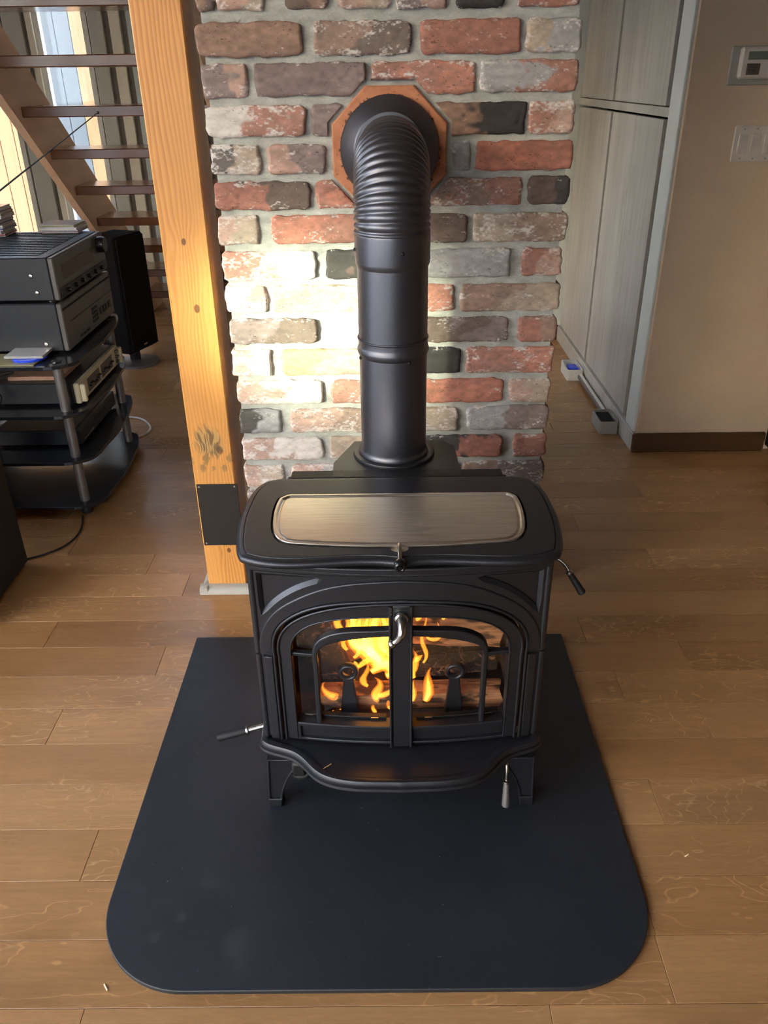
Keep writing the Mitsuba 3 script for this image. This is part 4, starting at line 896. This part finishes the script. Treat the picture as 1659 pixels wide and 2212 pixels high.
def comp(name, label, c_, y0, y1, x0, x1, z0, z1, bodymat, frontmat):
    kk = thing(name, label, c_)
    put(kk + '__case', bx(x0, x1 - .02, y0, y1, z0 + .008, z1, .004), bodymat)
    put(kk + '__front_panel', bx(x1 - .02, x1, y0 - .001, y1 + .001, z0 + .009, z1 - .001, .004), frontmat)
    for yy in (y0 + .05, y1 - .05):
        for xx in (x0 + .05, x1 - .05): put(kk + '__foot', lathe([(0, z0), (.018, z0), (.018, z0 + .008), (0, z0 + .008)], 18, 'z', (xx, yy, 0)), 'mat_steel')
    return kk
def disc(x, y, z, r, d, mat, key, ax_='x', **kw):
    pr_ = [(0, d), (r * .9, d), (r, d * .8), (r, 0)]
    return put(key, lathe(pr_, 24, ax_, (x, y, z)), mat, smooth=35, **kw)
u1 = comp('cassette_receiver', 'lower of two black hi-fi units, with a grey front panel and a grid of buttons', 'hi-fi unit', 2.80, 3.345, -1.54, -1.130, .590, .768, 'mat_hifi', 'mat_hifi_grey')
put(u1 + '__trim_strip', bx(-1.1305, -1.128, 2.80, 3.345, .742, .748), 'mat_black'); put(u1 + '__trim_strip', bx(-1.1305, -1.1285, 2.86, 3.345, .690, .693), 'mat_hifi')
for a in range(4):
    for b in range(3): put(u1 + '__button', bx(-1.1305, -1.126, 3.08 + .022 * b, 3.095 + .022 * b, .625 + .015 * a, .635 + .015 * a, .001), 'mat_hifi')
for b in range(4): put(u1 + '__button', bx(-1.1305, -1.126, 3.17 + .035 * b, 3.195 + .035 * b, .635, .660, .001), 'mat_hifi')
for b in range(3): put(u1 + '__button', bx(-1.1305, -1.126, 2.92 + .04 * b, 2.945 + .04 * b, .615, .622, .001), 'mat_hifi')
for zz in (.625,): put(u1 + '__case_screw', lathe([(0, 2.796), (.006, 2.797), (.008, 2.80), (0, 2.80)], 16, 'y', (-1.21, 0, zz)), 'mat_steel')
u2 = comp('stereo_receiver', 'upper of two black hi-fi units, with a ribbed top and a round volume knob', 'hi-fi unit', 2.805, 3.345, -1.56, -1.130, .768, .922, 'mat_hifi', 'mat_hifi_grey')
for j in range(14): put(u2 + '__top_rib', bx(-1.52, -1.19, 2.85 + .034 * j, 2.866 + .034 * j, .922, .9245, .001), 'mat_hifi')
put(u2 + '__display', bx(-1.1305, -1.1285, 2.87, 3.20, .835, .885, .001), 'mat_display'); put(u2 + '__control_strip', bx(-1.1305, -1.125, 2.82, 3.335, .783, .815, .002), 'mat_hifi')
disc(-1.130, 3.275, .882, .030, .03, 'mat_gloss_black', u2 + '__volume_knob')
for b in range(6): disc(-1.125, 2.88 + .075 * b, .799, .008, .012, 'mat_gloss_black', u2 + '__knob')
for xx, zz in ((-1.215, .862), (-1.205, .805)): put(u2 + '__case_screw', lathe([(0, 2.80), (.006, 2.801), (.0085, 2.805), (0, 2.805)], 16, 'y', (xx, 0, zz)), 'mat_steel', smooth=35)
eq = comp('graphic_equaliser', 'black equaliser with a cream front panel of sliders on the second shelf', 'equaliser', 2.745, 3.22, -1.46, -1.105, .41, .497, 'mat_hifi', 'mat_hifi_cream')
for g0 in (2.84, 3.00):
    put(eq + '__slot_panel', bx(-1.1055, -1.104, g0 - .005, g0 + .135, .432, .482, .0005), 'mat_hifi_grey')
    for b in range(9):
        put(eq + '__slider', bx(-1.106, -1.096, g0 + .008 + .0145 * b, g0 + .014 + .0145 * b, .450 + .006 * math.sin(b * 1.1), .456 + .006 * math.sin(b * 1.1), .001), 'mat_hifi')
for zz in (.438, .458, .478): disc(-1.105, 3.185, zz, .007, .01, 'mat_hifi_grey', eq + '__knob')
put(eq + '__handle', bx(-1.105, -1.085, 2.75, 2.765, .425, .49, .003), 'mat_hifi_cream'); put(eq + '__handle', bx(-1.105, -1.085, 3.20, 3.215, .425, .49, .003), 'mat_hifi_cream')
dvd = comp('disc_player', 'slim black disc player on the third shelf of the rack', 'disc player', 2.785, 3.215, -1.47, -1.15, .231, .300, 'mat_hifi', 'mat_hifi')
put(dvd + '__tray', bx(-1.1505, -1.1475, 2.95, 3.08, .27, .288, .001), 'mat_gloss_black')
for b in range(5): put(dvd + '__button', bx(-1.1505, -1.147, 2.82 + .022 * b, 2.834 + .022 * b, .25, .258, .001), 'mat_silver')
one('flat_case', bx(-1.37, -1.17, 2.78, 2.98, .497, .512, .002), 'mat_copper_case', 'flat reddish brown case lying on the equaliser', 'case')
def cd(x, y, z, rot, paper, label, group):
    kk = thing('cd_case', label, 'CD case', group); RM = trimesh.transformations.rotation_matrix(rot, [0, 0, 1], [x, y, 0])
    a = bx(x - .071, x + .071, y - .0625, y + .0625, z, z + .0030, .0006); b = bx(x - .071, x + .071, y - .0625, y + .0625, z + .0076, z + .0102, .0006); c_ = bx(x - .069, x + .069, y - .061, y + .061, z + .0028, z + .0078)
    put(kk + '__lid', b.apply_transform(RM), 'mat_cd_clear'); put(kk + '__tray', a.apply_transform(RM), 'mat_cd_clear'); put(kk + '__insert', c_.apply_transform(RM), 'mat_paper_' + paper); return kk
for j, p in enumerate(('red', 'white', 'blue', 'white', 'blue', 'grey', 'white', 'olive', 'violet', 'white')):
    cd(-1.535 + R.uniform(-.005, .005), 3.285 + R.uniform(-.005, .005), .9245 + .0104 * j, R.uniform(-.05, .05), p, ('%s CD case in the tall stack on the receiver, %s' % ({'olive': 'olive green', 'white': 'whitish'}.get(p, p), ('at the very bottom', 'second from the bottom', 'third from the bottom', 'fourth from the bottom', 'fifth from the bottom', 'fifth from the top', 'fourth from the top', 'third from the top', 'second from the top', 'topmost')[j])), 'CD cases in the tall stack')
for j, (p, l) in enumerate((('violet', 'violet CD case at the bottom of the short stack on the receiver'), ('white', 'CD case in the middle of the short stack on the receiver'), ('olive', 'shiny topmost CD case of the short stack on the receiver'))):
    cd(-1.275 + R.uniform(-.004, .004), 3.345, .9245 + .0104 * j, R.uniform(-.05, .05) - .02, p, l, 'CD cases in the short stack')
k = thing('antenna', 'thin dark antenna rod slanting up from the tall CD stack', 'antenna')
a0, a1 = np.array([-1.545, 3.28, 1.036]), np.array([-1.045, 3.28, 1.345])
put(k + '__rod', tube(np.linspace(a0, a1, 6), np.linspace(.0035, .0018, 6), 8), 'mat_hifi', smooth=50)
put(k + '__base', hull_spheres([((-1.585, 3.27, 1.040), .011), ((-1.545, 3.285, 1.045), .013)]), 'mat_gloss_black', smooth=40)
put(k + '__tip', trimesh.creation.icosphere(2, .005).apply_translation(a1), 'mat_hifi')
k = thing('disc_case', 'clear disc case with a bright blue disc at the front edge of the top shelf', 'disc case')
put(k + '__lid', bx(-1.325, -1.19, 2.70, 2.80, .604, .613, .001), 'mat_cd_clear'); put(k + '__disc', lathe([(0, .596), (.058, .596), (.058, .603), (0, .603)], 36, 'z', (-1.25, 2.735, 0)), 'mat_paper_cobalt', label='bright blue disc')
one('booklet', bx(-1.40, -1.21, 2.66, 2.79, .590, .595, .001), 'mat_paper_olive', 'flat olive booklet under the blue disc case', 'booklet')
def cable(name, pts, r, mat, label, n=40): one(name, tube(smoothpath(pts, n), r, 8), mat, label, 'cable', smooth=50)
cable('cable', [(-1.155, 2.66, .004), (-1.130, 2.575, .004), (-1.136, 2.459, .004), (-1.179, 2.397, .004), (-1.26, 2.35, .004)], .003, 'mat_rubber', 'thin dark cable curving over the floor in front of the rack')
cable('cable', [(-1.30, 3.65, .005), (-1.201, 3.64, .005), (-1.140, 3.57, .005), (-1.112, 3.487, .005), (-1.145, 3.415, .005), (-1.20, 3.385, .005)], .005, 'mat_white', 'white cable looping over the floor behind the rack')
cable('cable', [(-1.50, 2.72, .56), (-1.42, 2.70, .52), (-1.37, 2.70, .46), (-1.40, 2.70, .425), (-1.50, 2.72, .418)], .004, 'mat_rubber', 'black cable hanging in a loop under the top shelf of the rack')
cable('cable', [(-1.50, 2.75, .50), (-1.38, 2.73, .535), (-1.32, 2.73, .545), (-1.345, 2.74, .53), (-1.42, 2.75, .52)], .003, 'mat_rubber', 'small coiled black cable tucked under the top shelf')
# tower speaker
k = thing('tower_speaker', 'black tower speaker on a round grey base behind the rack', 'speaker')
RM = trimesh.transformations.rotation_matrix(-.35, [0, 0, 1], [-1.47, 4.55, 0])
put(k + '__cabinet', bx(-1.575, -1.385, 4.42, 4.68, .085, .715, .008).apply_transform(RM), 'mat_cloth_black'); put(k + '__grille', bx(-1.385, -1.372, 4.43, 4.67, .095, .705, .004).apply_transform(RM), 'mat_cloth_black')
put(k + '__badge', bx(-1.373, -1.369, 4.53, 4.56, .115, .122, .001).apply_transform(RM), 'mat_steel')
put(k + '__base', lathe([(0, 0), (.12, 0), (.12, .014), (.11, .02), (0, .022)], 40, 'z', (-1.44, 4.52, 0)), 'mat_silver', smooth=30, label='round grey base'); put(k + '__stem', lathe([(.03, .02), (.03, .09)], 24, 'z', (-1.46, 4.54, 0)), 'mat_hifi', smooth=35)
k = thing('subwoofer', 'black boxy subwoofer at the left edge in front of the rack', 'speaker')
put(k + '__cabinet', bx(-1.68, -1.228, 1.93, 2.328, .012, .52, .004), 'mat_box_black')
for xx in (-1.64, -1.27):
    for yy in (1.97, 2.29): put(k + '__foot', lathe([(0, 0), (.016, 0), (.018, .012), (0, .012)], 16, 'z', (xx, yy, 0)), 'mat_rubber')
put(k + '__grille', bx(-1.66, -1.25, 1.918, 1.932, .03, .50, .003), 'mat_cloth_black')

# ---------------------------------------------------------------- outside: added unseen pale screen that blocks the low sun save for one opening
tgt = np.array([-0.17, 2.16, 0.84]); hc = tgt - SUN * 26.0
hd = SUN.copy(); hd[2] = 0; hd /= np.linalg.norm(hd); hr = np.array([hd[1], -hd[0], 0])
gap = affinity.scale(Point(0, hc[2]).buffer(1.0, quad_segs=8), 0.24, 0.23)
hp = sbox(-18, -0.5, 18, 5.25).difference(gap)
m = extr(hp, 0, 0.35); v = np.array(m.vertices)
hv = hc[None, :] * [1, 1, 0] + v[:, :1] * hr + v[:, 2:3] * hd + v[:, 1:2] * [0, 0, 1]
m = trimesh.Trimesh(hv, m.faces, process=False); m.fix_normals()
one('added_sun_screen', m, 'mat_sun_screen', 'long pale screen added unseen outside the windows, its small opening shaping the sun patch', 'added_sun_screen')
